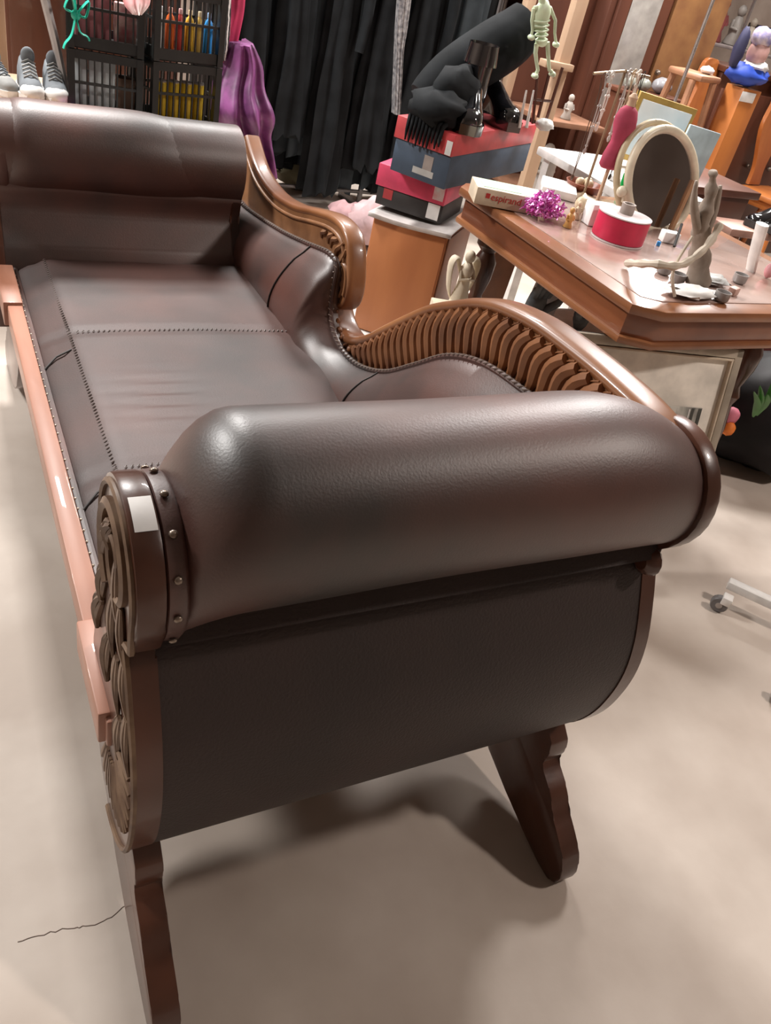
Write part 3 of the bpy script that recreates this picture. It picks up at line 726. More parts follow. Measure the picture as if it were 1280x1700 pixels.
# things on the floor under the rack
tag(blob('olive_bag', (1.86, 4.42, .09), (.16, .10, .09), plain('olive_canvas', (.16, .14, .08), .8), None, .3, 9), 'olive canvas bag on the floor under the black garments', 'bag')
PINKC = plain('pale_pink_cloth', (.55, .38, .39), .8)
tag(blob('folded_cloth', G(628, 372, .12), (.16, .12, .12), PINKC, None, .35, 9), 'pale pink folded cloth on the floor left of the orange cabinet', 'cloth')
tag(blob('folded_cloth', G(572, 362, .08), (.09, .10, .08), plain('rose_cloth', (.45, .27, .28), .8), None, .35, 9), 'rose coloured small cloth heap behind the crest of the sofa', 'cloth')

# toy shelf far behind
sh = thing('toy_shelf', (2.8, 4.75, 0), 'brown wooden shelf with small colourful things far behind the black garments', 'shelf')
for x in (2.45, 3.22): box('side', (x, 4.75, .75), (.03, .3, 1.5), BROWN, sh)
for z in (.10, .45, .80, 1.15): box('shelf_board', (2.835, 4.75, z), (.76, .3, .025), BROWN, sh)
box('back', (2.835, 4.905, .75), (.80, .01, 1.5), BROWN, sh)
tc = [('grey_green', (.30, .34, .28)), ('pale_yellow', (.75, .65, .35)), ('orange', (.75, .25, .08)), ('red', (.6, .08, .08)), ('pink', (.75, .3, .35)), ('white', (.8, .78, .75))]
for k, (nm, c) in enumerate(tc):
    x = 2.55 + .095 * k; h = (.20, .16, .12, .19, .15, .10)[k]
    tag(box('toy_box', (x, 4.70, .8135 + h / 2), (.075, .07, h), plain(nm + '_toy_card', c, .5), None, rz(k * 7 - 15), .006), f"small {nm.replace('_', ' ')} box on the far brown shelf", 'box', 'small boxes on the far shelf')

# ================================================================== CENTRE: cabinet with boxes
AN = -46.5
org = Vector((1.465, 2.47, 0)); fx = rz(AN) @ Vector((1, 0, 0)); fy = rz(AN) @ Vector((0, 1, 0))
ctr = org + fy * .16
tag(box('white_slab', ctr - fy * .02 - fx * .03 + Vector((0, 0, .025)), (.44, .44, .05), WHITE, None, rz(AN), .004), 'low white slab under the orange cabinet', 'plinth')
oc = thing('wooden_cabinet', ctr + Vector((0, 0, .0505)), 'small orange-brown veneered cabinet with a white cloth on top behind the sofa', 'cabinet')
box('carcass', ctr + Vector((0, 0, .0505 + .215)), (.28, .32, .43), ORANGE, oc, rz(AN), .004)
box('front_panel', ctr - fy * .163 + Vector((0, 0, .265)), (.27, .006, .42), ORANGE, oc, rz(AN), .002)
box('side_panel', ctr + fx * .143 + Vector((0, 0, .265)), (.006, .31, .42), mat('dark_side_tone', (.20, .07, .03), (.13, .045, .02), .45), oc, rz(AN), .002)  # side face coloured darker than the front
bm = bmesh.new(); rr = []
for i in range(13):
    row = []
    for j in range(13):
        a = -.155 + .31 * i / 12; b = -.18 + .35 * j / 12
        row.append(ctr + fx * a + fy * b + Vector((0, 0, .484 + .018 * (0.5 + 0.5 * math.sin(a * 9 + b * 5)) * (1 if abs(a) > .09 or abs(b) > .1 else 0))))
    rr.append(row)
for r_ in rr:
    r_.append(r_[-1] - Vector((0, 0, .003))); r_.insert(0, r_[0] - Vector((0, 0, .012)))
g = [[bm.verts.new(p) for p in r_] for r_ in rr]
for a, b in zip(g, g[1:]):
    for k in range(len(a) - 1): bm.faces.new((a[k], b[k], b[k + 1], a[k + 1]))
o = finish('white_cloth', bm, plain('off_white_cloth', (.62, .58, .56), .8)); tag(o, 'crumpled off-white cloth on top of the orange cabinet', 'cloth')
sol = o.modifiers.new('solid', 'SOLIDIFY'); sol.thickness = .003; sol.offset = 1
def cbox(name, N, yaw, Lx, Dy, z0, z1, mt, parent=None, bev=.002):
    """box whose near corner stands at N; long side runs along yaw, depth to the left of it"""
    a = rz(yaw) @ Vector((1, 0, 0)); b = rz(yaw) @ Vector((0, 1, 0))
    c = Vector((N[0], N[1], 0)) + a * Lx / 2 + b * Dy / 2; c.z = (z0 + z1) / 2
    return box(name, c, (Lx, Dy, z1 - z0), mt, parent, rz(yaw), bev)
RED = plain('red_card', (.62, .07, .08), .45); NAVY = plain('navy_card', (.055, .085, .13), .55); PINK = plain('hot_pink_card', (.80, .07, .16), .45); BLK = plain('black_card', (.035, .032, .032), .5)
N1 = (1.553, 2.432)
bb = thing('shoe_box', (1.6, 2.6, .503), 'black shoe box with white end label on the orange cabinet', 'box')
cbox('body', N1, 42, .24, .25, .504, .566, BLK, bb); 
def quad(name, pts, mt, parent):
    bm = bmesh.new(); vs = [bm.verts.new(p) for p in pts]; bm.faces.new(vs)
    return finish(name, bm, mt, parent, False)
def onleft(N, yaw, q0, q1, z0, z1, mt, name, parent, e=.0012):
    b = rz(yaw) @ Vector((0, 1, 0)); a = rz(yaw) @ Vector((1, 0, 0)); B = Vector((N[0], N[1], 0)) - a * e
    p = [B + b * q0 + Vector((0, 0, z0)), B + b * q1 + Vector((0, 0, z0)), B + b * q1 + Vector((0, 0, z1)), B + b * q0 + Vector((0, 0, z1))]
    return quad(name, p, mt, parent)
onleft(N1, 42, .01, .055, .512, .564, PAPER, 'white_label', bb); onleft(N1, 42, .19, .225, .53, .564, RED, 'red_label', bb)
pb = thing('shoe_box', (1.6, 2.6, .566), 'hot pink flat shoe box between the black and the navy box', 'box')
cbox('body', (1.550, 2.428), 42, .25, .26, .567, .64, PINK, pb); onleft((1.55, 2.428), 42, .006, .045, .58, .635, mat('torn_label', (.85, .8, .8), (.8, .3, .35), .6, scale=25), 'white_label', pb)
N2 = (1.492, 2.36)
nb = thing('boot_box', (1.7, 2.6, .641), 'long navy blue boot box with a red lid stacked on the shoe boxes', 'box')
cbox('body', N2, 32, .66, .215, .6415, .745, NAVY, nb); ld = cbox('lid', (N2[0] - .004, N2[1] - .004), 32, .668, .223, .745, .812, RED, nb); ld['label'] = 'red lid'
onleft(N2, 32, .06, .095, .68, .725, GREY, 'grey_sticker', nb); onleft(N2, 32, .05, .13, .66, .68, plain('pale_grey_card', (.5, .5, .48), .6), 'grey_strip', nb)
onleft((N2[0] - .004, N2[1] - .004), 32, .004, .026, .747, .79, PAPER, 'white_label', nb)
a_ = rz(32) @ Vector((1, 0, 0)); b_ = rz(32) @ Vector((0, 1, 0)); bz = Vector((N2[0] - .006, N2[1] - .007, 0)) + b_ * .055 - a_ * .0012
quad('white_diamond', [bz + Vector((0, 0, .768)), bz + b_ * .011 + Vector((0, 0, .786)), bz + Vector((0, 0, .803)), bz - b_ * .011 + Vector((0, 0, .786))], PAPER, nb)
# what lies on the red lid
TOP = .8125
def onbox(u, v, z=TOP): return G(u, v, z)
fb = bmesh.new()
c = Vector((N2[0], N2[1], TOP)) + b_ * .11 + a_ * .05
b_blob(fb, c + Vector((0, 0, .05)), (.10, .10, .055), .35, 9, rz(32))
b_blob(fb, c + a_ * .10 + Vector((0, 0, .09)), (.13, .07, .085), .3, 9, rz(32))
for k in range(14):
    q = .02 + .014 * k; L_ = .045 + .03 * random.random()
    p = Vector((N2[0], N2[1], TOP)) + b_ * q - a_ * .010
    if k in (0, 1, 12, 13): continue
    b_tube(fb, [p + a_ * .05 + Vector((0, 0, .03)), p + Vector((0, 0, .010)), p - a_ * .004 + Vector((0, 0, -L_ * .5)), p - a_ * .003 + Vector((0, 0, -L_))], [.010, .008, .006, .003], 6)
tag(finish('fringed_shawl', fb, BLACK, None, angle=80), 'black fringed shawl heaped on the red lid with tassels hanging down', 'shawl')
bt = []
for k, (q, ang, lab) in enumerate(((.10, 118, 'glossy black patent ankle boot lying nearest on the red lid'), (.36, 145, 'glossy black patent ankle boot standing farther right on the red lid'))):
    b = shoe('patent_boot', PATENT, PATENT, None, L=.23, W=.08, high=.095, boot=.15) if k == 0 else copy_tree(bt[0])
    bt.append(b); place(b, Vector((N2[0], N2[1], TOP)) + a_ * (q + .06) + b_ * (.05 if k == 0 else .07) + Vector((0, 0, .0)), ang + 32, lab, 'patent boots on the red lid', scale=1.2)
# a black velvet stocking-form leaning over the boots
pts = catmull([V(700, 165, 2.70), V(745, 128, 2.70), V(800, 95, 2.70), V(850, 62, 2.70), V(878, 32, 2.70)], 5)
o = tube('velvet_bolster', pts, [.040 + .055 * math.sin(math.pi * (.1 + .72 * i / (len(pts) - 1))) for i in range(len(pts))], BLACK, None, 14); tag(o, 'big black velvet roll lying slanted over the patent boots', 'roll')
sst = thing('wooden_easel', (1.98, 2.78, TOP), 'thin dark wooden folding stand on the far end of the red lid', 'stand')
for (ua, va, ub, vb) in ((893, 122, 884, 205), (912, 122, 893, 195), (934, 112, 905, 205)):
    p, q = V(ua, va, 2.66), V(ub, vb, 2.66); tube('leg', [p, q], .006, BROWN, sst, 6)
tube('crossbar', [V(882, 165, 2.66), V(915, 168, 2.66)], .005, BROWN, sst, 6)
tag(blob('white_crumpled_paper', V(905, 207, 2.62), (.035, .03, .02), PAPER, None, .3, 9), 'crumpled white paper at the far end of the red lid', 'paper')
for k, u in enumerate((868, 880)):
    tag(tube('knitting_needle', [V(u + 6, 150, 2.50), V(u - 6, 212, 2.50)], [.003, .006], WHITE, None, 6), ['left', 'right'][k] + ' one of two white pointed sticks on the red lid', 'stick', 'white sticks on the red lid')

# skeleton ornament
SK = plain('pale_green_plastic', (.66, .78, .55), .4)
bm = bmesh.new(); Ys = 2.52
P = lambda u, v, d=0: V(u, v, Ys + d)
b_tube(bm, [P(899, -40), P(900, 0), P(900, 40), P(899, 68)], [.012, .012, .010, .009], 8)
b_blob(bm, P(899, 26), (.032, .020, .044), .15, 6)
for k in range(5):
    v = 30 + 8 * k; w_ = 13 - k
    b_tube(bm, catmull([P(899, v, .01), P(899 - w_, v + 4, 0), P(899, v + 7, -.022), P(899 + w_, v + 4, 0), P(899, v, .01)], 4), .0035, 6)
b_blob(bm, P(899, 70), (.024, .014, .014), .1, 6)
for (pts, r) in (([(891, 72), (889, 88), (891, 105), (893, 116), (889, 125)], .007), ([(909, 70), (910, 90), (911, 105), (912, 116), (918, 122)], .007), ([(886, 14), (883, 34), (884, 50), (882, 60)], .0055), ([(914, 14), (922, 34), (921, 55), (923, 72)], .0055), ([(886, 14), (899, 10), (914, 14)], .007)):
    b_tube(bm, [P(*p) for p in pts], [r * 1.1, r, r * .85] + [r * .9] * (len(pts) - 3) if len(pts) > 3 else r, 8)
for (u, v) in ((888, 126), (917, 123), (882, 62), (923, 74)): b_blob(bm, P(u, v), (.011, .016, .009), .1, 6)
b_blob(bm, P(899, -62), (.028, .03, .036), .05, 6)
tag(finish('skeleton_ornament', bm, SK, None, angle=80), 'pale green plastic skeleton ornament hanging before the pale post', 'ornament')
hk = thing('display_hook', (V(899, -80, 2.55).x, 2.62, 0), 'dark metal stand holding up the green skeleton', 'stand')
x_ = V(899, -80, 2.55).x
tube('pole', [(x_ + .16, 2.95, .02), (x_ + .16, 2.95, 1.5)], .009, DM, hk); box('base', (x_ + .16, 2.95, .01), (.06, .2, .02), DM, hk); tube('arm', catmull([(x_ + .16, 2.95, 1.5), (x_ + .06, 2.75, 1.5), (x_, Ys, 1.46), V(899, -84, Ys)], 4), .005, DM, hk, 6)

# ================================================================== RIGHT BACKGROUND
sh2 = thing('shelving_unit', (2.95, 3.62, 0), 'open shelving unit with a pale wooden post right of the skeleton', 'shelf')
box('post', (2.765, 3.60, .75), (.07, .05, 1.5), POSTW, sh2, bev=.006)
box('post', (2.765, 4.00, .75), (.05, .05, 1.5), POSTW, sh2)
box('bracket', (2.72, 3.575, .925), (.17, .06, .03), POSTW, sh2)
LB = plain('shelf_pine', (.30, .15, .09), .5)
box('shelf_board', (2.98, 3.80, .665), (.40, .40, .025), LB, sh2); box('shelf_board', (2.98, 3.80, .30), (.40, .40, .025), LB, sh2)
box('back', (2.98, 4.02, .75), (.44, .02, 1.5), BROWN, sh2)
def figurine(name, base, h, mt, label, cat='figurine'):
    bm = bmesh.new(); base = Vector(base)
    b_lathe(bm, [(h * .22, 0), (h * .24, h * .04), (h * .16, h * .25), (h * .20, h * .5), (h * .12, h * .68), (h * .06, h * .74)], base, 12)
    b_blob(bm, base + Vector((0, 0, h * .85)), (h * .13, h * .13, h * .15), .1)
    b_tube(bm, [base + Vector((-h * .18, 0, h * .6)), base + Vector((-h * .25, -h * .05, h * .42)), base + Vector((-h * .1, -h * .18, h * .4))], [h * .06, h * .05, h * .04], 6)
    b_tube(bm, [base + Vector((h * .18, 0, h * .6)), base + Vector((h * .25, -h * .05, h * .42)), base + Vector((h * .1, -h * .18, h * .42))], [h * .06, h * .05, h * .04], 6)
    return tag(finish(name, bm, mt, None, angle=70), label, cat)
STONE = plain('grey_stone', (.42, .38, .34), .7)
figurine('figurine', (2.97, 3.70, .678), .12, STONE, 'small grey stone figurine on the upper shelf of the unit')
figurine('bust', (2.93, 3.70, .3135), .24, STONE, 'larger grey beige bust on the lower shelf of the unit', 'bust')
wd = thing('wardrobe', (3.62, 4.0, 0), 'dark brown wardrobe with a glazed door and a plain panel door', 'wardrobe')
box('carcass', (3.60, 4.10, .85), (.82, .40, 1.7), BROWN, wd, bev=.006)
gd = box('glass_door', (3.40, 3.885, .87), (.34, .025, 1.55), BROWN, wd); box('glass', (3.40, 3.868, 1.02), (.20, .006, .55), plain('grey_reflection_glass', (.42, .40, .37), .25, spec=.8), gd)  # grey of the door glass is a painted reflection
pd_ = box('panel_door', (3.79, 3.885, .87), (.38, .025, 1.55), mat('honey_veneer', (.30, .15, .06), (.20, .09, .04), .4), wd); blob('knob', (3.63, 3.862, .95), (.015, .02, .015), NAIL, pd_)
tag(blob('glass_bowl', (3.56, 3.72, .905), (.06, .05, .04), plain('grey_glass', (.33, .33, .35), .2), None, .1), 'greyish glass bowl in front of the wardrobe', 'bowl')
for i_, xx in enumerate((3.30, 3.40)): tag(blob('glass_vase', (xx, 3.68, .897) , (.035, .03, .032), plain('pale_glass', (.30, .31, .27), .25), None, .3), ['left', 'right'][i_] + ' pale greenish glass knob before the wardrobe', 'vase', 'pale glass pieces before the wardrobe')
hs = thing('display_pedestal', (3.45, 3.70, 0), 'narrow brown console before the wardrobe carrying glass pieces', 'console')
box('top', (3.45, 3.70, .855), (.44, .18, .02), BROWN, hs)
for x in (3.26, 3.64): box('leg', (x, 3.70, .4225), (.03, .15, .845), BROWN, hs)

# chairs with shaped plank backs
def plank_chair(x, y, yaw, label):
    t = thing('plank_chair', (0, 0, 0), label, 'chair', 'carved plank chairs at the right')
    half = [(.0, 1.07), (.055, 1.065), (.085, 1.03), (.10, .98), (.085, .93), (.105, .87), (.125, .80), (.10, .70), (.07, .62), (.055, .55), (.065, .47), (.0, .46)]
    h2 = catmull2(half[:-1], 4); poly = h2 + [(-a, b) for a, b in reversed(h2)][:-1]
    o = prism('backrest', poly, .17, .195, CHAIRW, t, to3=lambda a, b, c: Vector((a, c + (b - .46) * .12, b)), bev=.004)
    q = prism('heart_cutout', [(.028 * math.cos(a), .99 + .018 * math.sin(a)) for a in [2 * math.pi * k / 12 for k in range(12)]], .166, .1695, plain('pale_sticker', (.8, .6, .5), .5), o, to3=lambda a, b, c: Vector((a, c + (b - .46) * .12, b)), bev=0); q.name = 'sticker'
    box('seat', (0, 0, .45), (.40, .38, .03), CHAIRW, t, bev=.008)
    box('apron', (0, -.0, .41), (.30, .28, .05), CHAIRW, t)
    for sx in (-1, 1):
        for sy in (-1, 1):
            bm = bmesh.new(); b_tube(bm, [(sx * .12, sy * .11, .40), (sx * .15, sy * .145, .2), (sx * .18, sy * .18, .0)], [.024, .019, .014], 8); finish('leg', bm, CHAIRW, t)
    t.location = (x, y, 0); t.rotation_euler = (0, 0, R(yaw)); return t
c1 = plank_chair(4.06, 3.62, 14, 'orange plank chair with carved back, left of the pair at the top right')
c2 = copy_tree(c1); place(c2, (4.60, 3.52, 0), 10, 'orange plank chair with carved back, right of the pair, cut by the picture edge')
c3 = thing('bar_stool', (3.46, 3.42, 0), 'light brown wooden stool left of the plank chairs', 'stool')
box('seat', (3.46, 3.42, 1.01), (.20, .20, .03), plain('light_brown_wood', (.45, .22, .12), .4), c3, rz(15), .01)
for dx in (-.09, .09):
    for dy in (-.09, .09): tube('leg', [(3.46 + dx * .8, 3.42 + dy * .8, .995), (3.46 + dx * 1.5, 3.42 + dy * 1.5, 0)], [.018, .014], plain('light_brown_wood', (.45, .22, .12), .4), c3, 8)
tag(blob('white_cloth_ball', (3.51, 3.40, 1.043), (.04, .03, .018), PAPER, None, .3), 'white rag on the light brown stool', 'cloth')
sb = thing('sideboard', (4.65, 3.98, 0), 'dark red-brown sideboard behind the two plank chairs', 'sideboard')
box('carcass', (4.68, 3.98, .51), (1.2, .30, 1.02), MAHOG, sb); box('top', (4.68, 3.97, 1.035), (1.24, .34, .03), MAHOG, sb)
for x in (4.38, 4.98): d = box('door', (x, 3.822, .50), (.54, .018, .88), BROWN, sb); blob('knob', (x + (.2 if x < 4.6 else -.2), 3.80, .55), (.014, .018, .014), NAIL, d)
# glass-and-chrome shelf at the top right
CH = plain('chrome', (.6, .57, .56), .2, metal=.8)
ms = thing('chrome_shelf', (4.1, 4.3, 0), 'slim chrome shelf stand with small toys in the top right corner', 'shelf')
for x in (4.10, 4.55, 4.98): tube('post', [(x, 4.25, 0), (x, 4.25, 1.9)], .011, CH, ms, 8)
for z in (.6, 1.12, 1.5): box('shelf_board', (4.54, 4.37, z), (.94, .25, .018), plain('grey_shelf', (.33, .28, .27), .4), ms)
for k, (nm, c, x, h) in enumerate((('orange_red', (.65, .22, .12), 4.10, .09), ('pale_pink', (.70, .42, .38), 4.28, .20), ('dark_red', (.25, .06, .06), 4.42, .24), ('grey', (.38, .35, .32), 4.58, .22), ('beige', (.55, .48, .40), 4.72, .17))):
    figurine('toy', (x, 4.34, 1.1295), h, plain(nm + '_toy_paint', c, .5), f"{nm.replace('_', ' ')} little toy figure on the chrome shelf", 'toy')
tag(box('dark_case', (4.84, 4.38, 1.2), (.12, .12, .14), BLK, None), 'black little case at the right end of the chrome shelf', 'case')
for k, (nm, c, x) in enumerate((('brown', (.22, .1, .06), 4.92), ('beige', (.5, .42, .34), 4.16), ('grey', (.35, .33, .31), 4.31), ('rust', (.36, .13, .07), 4.47), ('white', (.7, .66, .62), 4.62), ('dark', (.08, .06, .06), 4.78))):
    tag(box('book', (x, 4.36, 1.5095 + .11), (.08, .14, .22), plain(nm + '_book_cover', c, .6), None, rz(k * 5 - 10)), f'{nm} book upright on the upper chrome shelf', 'book', 'books on the upper chrome shelf')
cp = thing('chrome_pole', (3.36, 3.2, 0), 'thin chrome pole standing in front of the wardrobe', 'pole')
xp = V(1150, 90, 3.2).x
cp.location.x = xp; cp.location.y = 3.2
tube('pole', [(xp, 3.2, .01), (xp, 3.2, 1.7)], .008, CH, cp, 8); lathe('base', [(.10, 0), (.10, .01), (.012, .02)], (xp, 3.2, 0), CH, cp, 20)
# clown doll sitting on the right-hand chair
dl = thing('clown_doll', (4.12, 3.55, 1.0), 'clown doll in blue with a pink face and a white ruff between the plank chairs', 'doll')
Yd = 3.28
blob('head', V(1258, 88, Yd), (.055, .05, .06), plain('doll_pink', (.62, .36, .33), .5), dl, .05)
blob('ruff', V(1254, 110, Yd), (.07, .06, .03), RUBW, dl, .3, 12)
blob('body', V(1240, 124, Yd), (.13, .07, .05), plain('royal_blue', (.02, .07, .45), .6), dl, .3)
blob('cap', V(1266, 62, Yd), (.06, .05, .045), mat('striped_cap', (.03, .05, .35), (.6, .5, .5), .6, scale=20), dl, .2)
blob('arm', V(1228, 80, Yd), (.03, .03, .09), plain('navy_cloth', (.03, .03, .08), .7), dl, .2)
bx_ = V(1240, 124, Yd)
db = thing('doll_crate', (bx_.x, bx_.y, 0), 'tall narrow orange wooden pedestal between the two plank chairs', 'pedestal')
box('column', (bx_.x + .02, bx_.y - .0, (bx_.z - .055) / 2), (.13, .12, bx_.z - .055), CHAIRW, db); box('card', (bx_.x, bx_.y - .063, bx_.z - .09), (.10, .004, .045), PAPER, db)['label'] = 'white price card'

# white table behind the wooden table
wt = thing('white_table', (2.62, 2.5, 0), 'bright white table behind the necklace stand', 'table')
box('top', (2.38, 2.53, .70), (.44, .56, .03), WHITE, wt, rz(-2), .004)
for dx in (-.18, .18):
    for dy in (-.22, .22): box('leg', (2.38 + dx, 2.53 + dy, .3425), (.04, .04, .685), WHITE, wt, bev=0)
bc = thing('brown_console', (2.87, 2.62, 0), 'dark brown console carrying the gold framed painting', 'console')
box('top', (2.87, 2.64, .70), (.50, .36, .03), BROWN, bc, None, .004); box('drawer', (2.87, 2.65, .63), (.46, .32, .10), BROWN, bc)
for dx in (-.21, .21):
    for dy in (-.13, .13): box('leg', (2.87 + dx, 2.64 + dy, .29), (.04, .04, .58), BROWN, bc, bev=0)
pt = thing('gold_framed_painting', (2.72, 2.70, .716), 'pale blue painting in a gold frame behind the oval mirror', 'painting')
A_ = V(1062, 150, 2.66); B_ = V(1152, 190, 2.66)
def panel_from(tl, tr, H, name, mt, parent, th=.02, inset=0, off=0.0, lean=.0):
    ex = (tr - tl); W_ = ex.length; ex.normalize(); up = Vector((0, lean, 1)); up = (up - ex * up.dot(ex)).normalized(); nrm = ex.cross(up).normalized()
    if nrm.y > 0: nrm = -nrm
    c = tl + ex * W_ / 2 - up * H / 2 + nrm * off
    M_ = Matrix((ex, -nrm, up)).transposed()
    return box(name, c, (W_ - 2 * inset, th, H - 2 * inset), mt, parent, M_, .002)
B_.z = A_.z - .03
panel_from(A_, B_, .245, 'frame', plain('gilt_frame', (.62, .42, .12), .35, metal=.4), pt, .025, 0)
panel_from(A_, B_, .245, 'canvas', mat('pale_sky_paint', (.55, .68, .72), (.80, .84, .84), .6, scale=4), pt, .006, .022, .014)
A2 = V(1146, 206, 2.52); B2 = V(1196, 222, 2.52)
tag(panel_from(A2, B2, .19, 'blue_folder', plain('pale_blue_card', (.50, .64, .70), .5), None, .01), 'pale blue card folder standing on the white table right of the mirror', 'folder')
gb = thing('green_bottle', (V(885, 275, 2.35).x, 2.35, .716), 'little green glass bottle left on the white table', 'bottle')
p = V(885, 285, 2.36); p.z = .716
p = Vector((2.20, 2.30, .716)); 
gb.location = p
lathe('body', [(.018, 0), (.02, .01), (.02, .05), (.008, .07), (.008, .085)], p, plain('green_glass', (.01, .30, .06), .15), gb, 12); lathe('cap', [(.010, .085), (.010, .10)], p, GREY, gb, 10)
tag(box('paper_stack', (2.36, 2.36, .725), (.26, .16, .018), PAPER, None, rz(12)), 'stack of white paper on the white table', 'paper')

# ================================================================== WOODEN TABLE
TZ = .735
tb = thing('display_table', (1.9, 1.7, 0), 'orange-brown wooden table with a heavy moulded edge covered in bric-a-brac', 'table')
def octo(x0, x1, y0, y1, c): return [(x0, y0 + c), (x0 + c * 1.5, y0), (x1, y0), (x1, y1), (x0 + c, y1), (x0, y1 - c)]
XY = lambda a, b, c: Vector((a, b, c))
prism('edge_moulding', octo(1.372, 2.25, 1.235, 2.13, .045), TZ - .028, TZ - .002, TABLEW, tb, XY, .008)
prism('apron', octo(1.388, 2.235, 1.252, 2.11, .045), .648, TZ - .026, TABLED, tb, XY, .003)
prism('lower_moulding', octo(1.378, 2.245, 1.242, 2.12, .045), .632, .650, TABLEW, tb, XY, .006)
prism('glass_top', octo(1.43, 2.19, 1.29, 2.08, .03), TZ - .003, TZ, mat('table_top_reflection', (.30, .17, .13), (.52, .40, .36), .2, scale=3, coat=.6, spec=.7), tb, XY, .001)  # pale pinkish tone paints the reflection on the glass-covered top
LEGPROF = [(.030, 0), (.034, .03), (.022, .06), (.030, .10), (.040, .18), (.036, .28), (.022, .36), (.032, .39), (.020, .42), (.034, .48), (.036, .53), (.022, .56), (.040, .58), (.040, .632)]
for (x, y) in ((1.50, 2.04), (1.60, 1.50), (2.06, 1.42), (2.10, 2.02)): lathe('leg', LEGPROF, (x, y, 0), MAHOG, tb, 16)
box('table_stretcher', (1.83, 1.78, .14), (.42, .05, .04), MAHOG, tb)
def T(u, v): p = G(u, v, TZ); p.z = TZ + .0008; return p
# game box with red lettering
N3 = T(786, 338); 
gx = thing('card_box', N3, 'cream and green cardboard box with red lettering at the far corner of the table', 'box')
e = T(905, 362) - N3; yaw = math.degrees(math.atan2(e.y, e.x)); Lb = .19
a3 = rz(yaw) @ Vector((1, 0, 0)); b3 = rz(yaw) @ Vector((0, 1, 0))
CRM = plain('cream_card', (.78, .66, .50), .5)
box('body', N3 + a3 * Lb / 2 + b3 * .055 + Vector((0, 0, .0225)), (Lb, .11, .045), CRM, gx, rz(yaw), .002)
box('green_lid_print', N3 + a3 * .075 + b3 * .06 + Vector((0, 0, .0455)), (.11, .085, .001), plain('pale_green_print', (.42, .68, .48), .5), gx, rz(yaw), 0)
box('white_lid_print', N3 + a3 * .165 + b3 * .055 + Vector((0, 0, .0455)), (.065, .10, .001), PAPER, gx, rz(yaw), 0)
REDI = plain('red_ink', (.62, .05, .05), .5)
box('red_mark', N3 + a3 * .034 - b3 * .0008 + Vector((0, 0, .027)), (.012, .001, .013), REDI, gx, rz(yaw), 0)
tcu = bpy.data.curves.new('lettering', 'FONT'); tcu.body = 'espirand'; tcu.size = .026; tcu.extrude = .0004
tmp = bpy.data.objects.new('lettering', tcu); COL.objects.link(tmp)
dg = bpy.context.evaluated_depsgraph_get(); me = bpy.data.meshes.new_from_object(tmp.evaluated_get(dg)); bpy.data.objects.remove(tmp)
lt = bpy.data.objects.new('lettering', me); COL.objects.link(lt); me.materials.clear(); me.materials.append(REDI)
M4 = Matrix((a3, Vector((0, 0, 1)), -b3)).transposed()
for v in me.vertices: v.co = M4 @ v.co + a3 * .043 - b3 * .0012 + Vector((0, 0, .018))
lt.parent = gx
tag(box('paper_sheets', T(925, 320) + Vector((0, 0, .012)), (.11, .16, .024), PAPER, None, rz(-35)), 'pile of white sheets behind the magenta tinsel', 'paper')
# tinsel
bm = bmesh.new(); c = T(893, 362) + Vector((0, 0, .03))
for k in range(380):
    d = Vector((random.gauss(0, 1), random.gauss(0, .8), random.gauss(0, .6))).normalized(); q = random.random() ** .4
    p = c + Vector((d.x * .062 * q + .01, d.y * .045 * q, abs(d.z) * .060 * q - .022 + .004)); r = Vector((random.uniform(-1, 1), random.uniform(-1, 1), random.uniform(-.5, 1))).normalized() * .014
    pz = p + r; pz.z = max(pz.z, TZ + .003); p.z = max(p.z, TZ + .003)
    b_tube(bm, [p, (p + pz) / 2 + Vector((.003, 0, .004)), pz], [.0035, .003, .0015], 4)
tag(finish('tinsel_ball', bm, mat('magenta_tinsel', (.62, .05, .45), (.85, .40, .75), .2, metal=.5, scale=70)), 'shiny magenta tinsel bundle in front of the lettered box', 'tinsel')
# small wooden things
figurine('wooden_figure', T(941, 378), .055, plain('orange_wood_paint', (.62, .33, .10), .4), 'little orange wooden figure right of the magenta tinsel')
figurine('wooden_figure', T(955, 364), .05, plain('cream_wood', (.70, .56, .38), .5), 'little cream wooden figure behind the orange one')
for k, (u, v) in enumerate(((962, 352), (985, 372))):
    tag(blob('wooden_ball', T(u, v) + Vector((0, 0, .022)), (.023, .021, .022), plain('beige_ball_wood', (.62, .50, .34), .4), None, .05), ['beige wooden ball behind the little figures', 'beige wooden ball touching the red ribbon spool'][k], 'ball')
bw = T(965, 322); b = lathe('wooden_bowl', [(.03, 0), (.05, .012), (.062, .035), (.058, .035), (.045, .014), (.005, .008)], bw, plain('red_brown_wood', (.26, .07, .035), .35), None, 20)
tag(b, 'red-brown wooden bowl behind the beige balls', 'bowl')
for k, (dx, dy) in enumerate(((-.02, 0), (.02, .01), (0, -.02))): tag(blob('bead', bw + Vector((dx, dy, .036)), (.016, .014, .014), plain('beige_ball_wood', (.62, .50, .34), .4)), ['left', 'right', 'front'][k] + ' beige bead in the red-brown bowl', 'bead', 'beads in the wooden bowl')
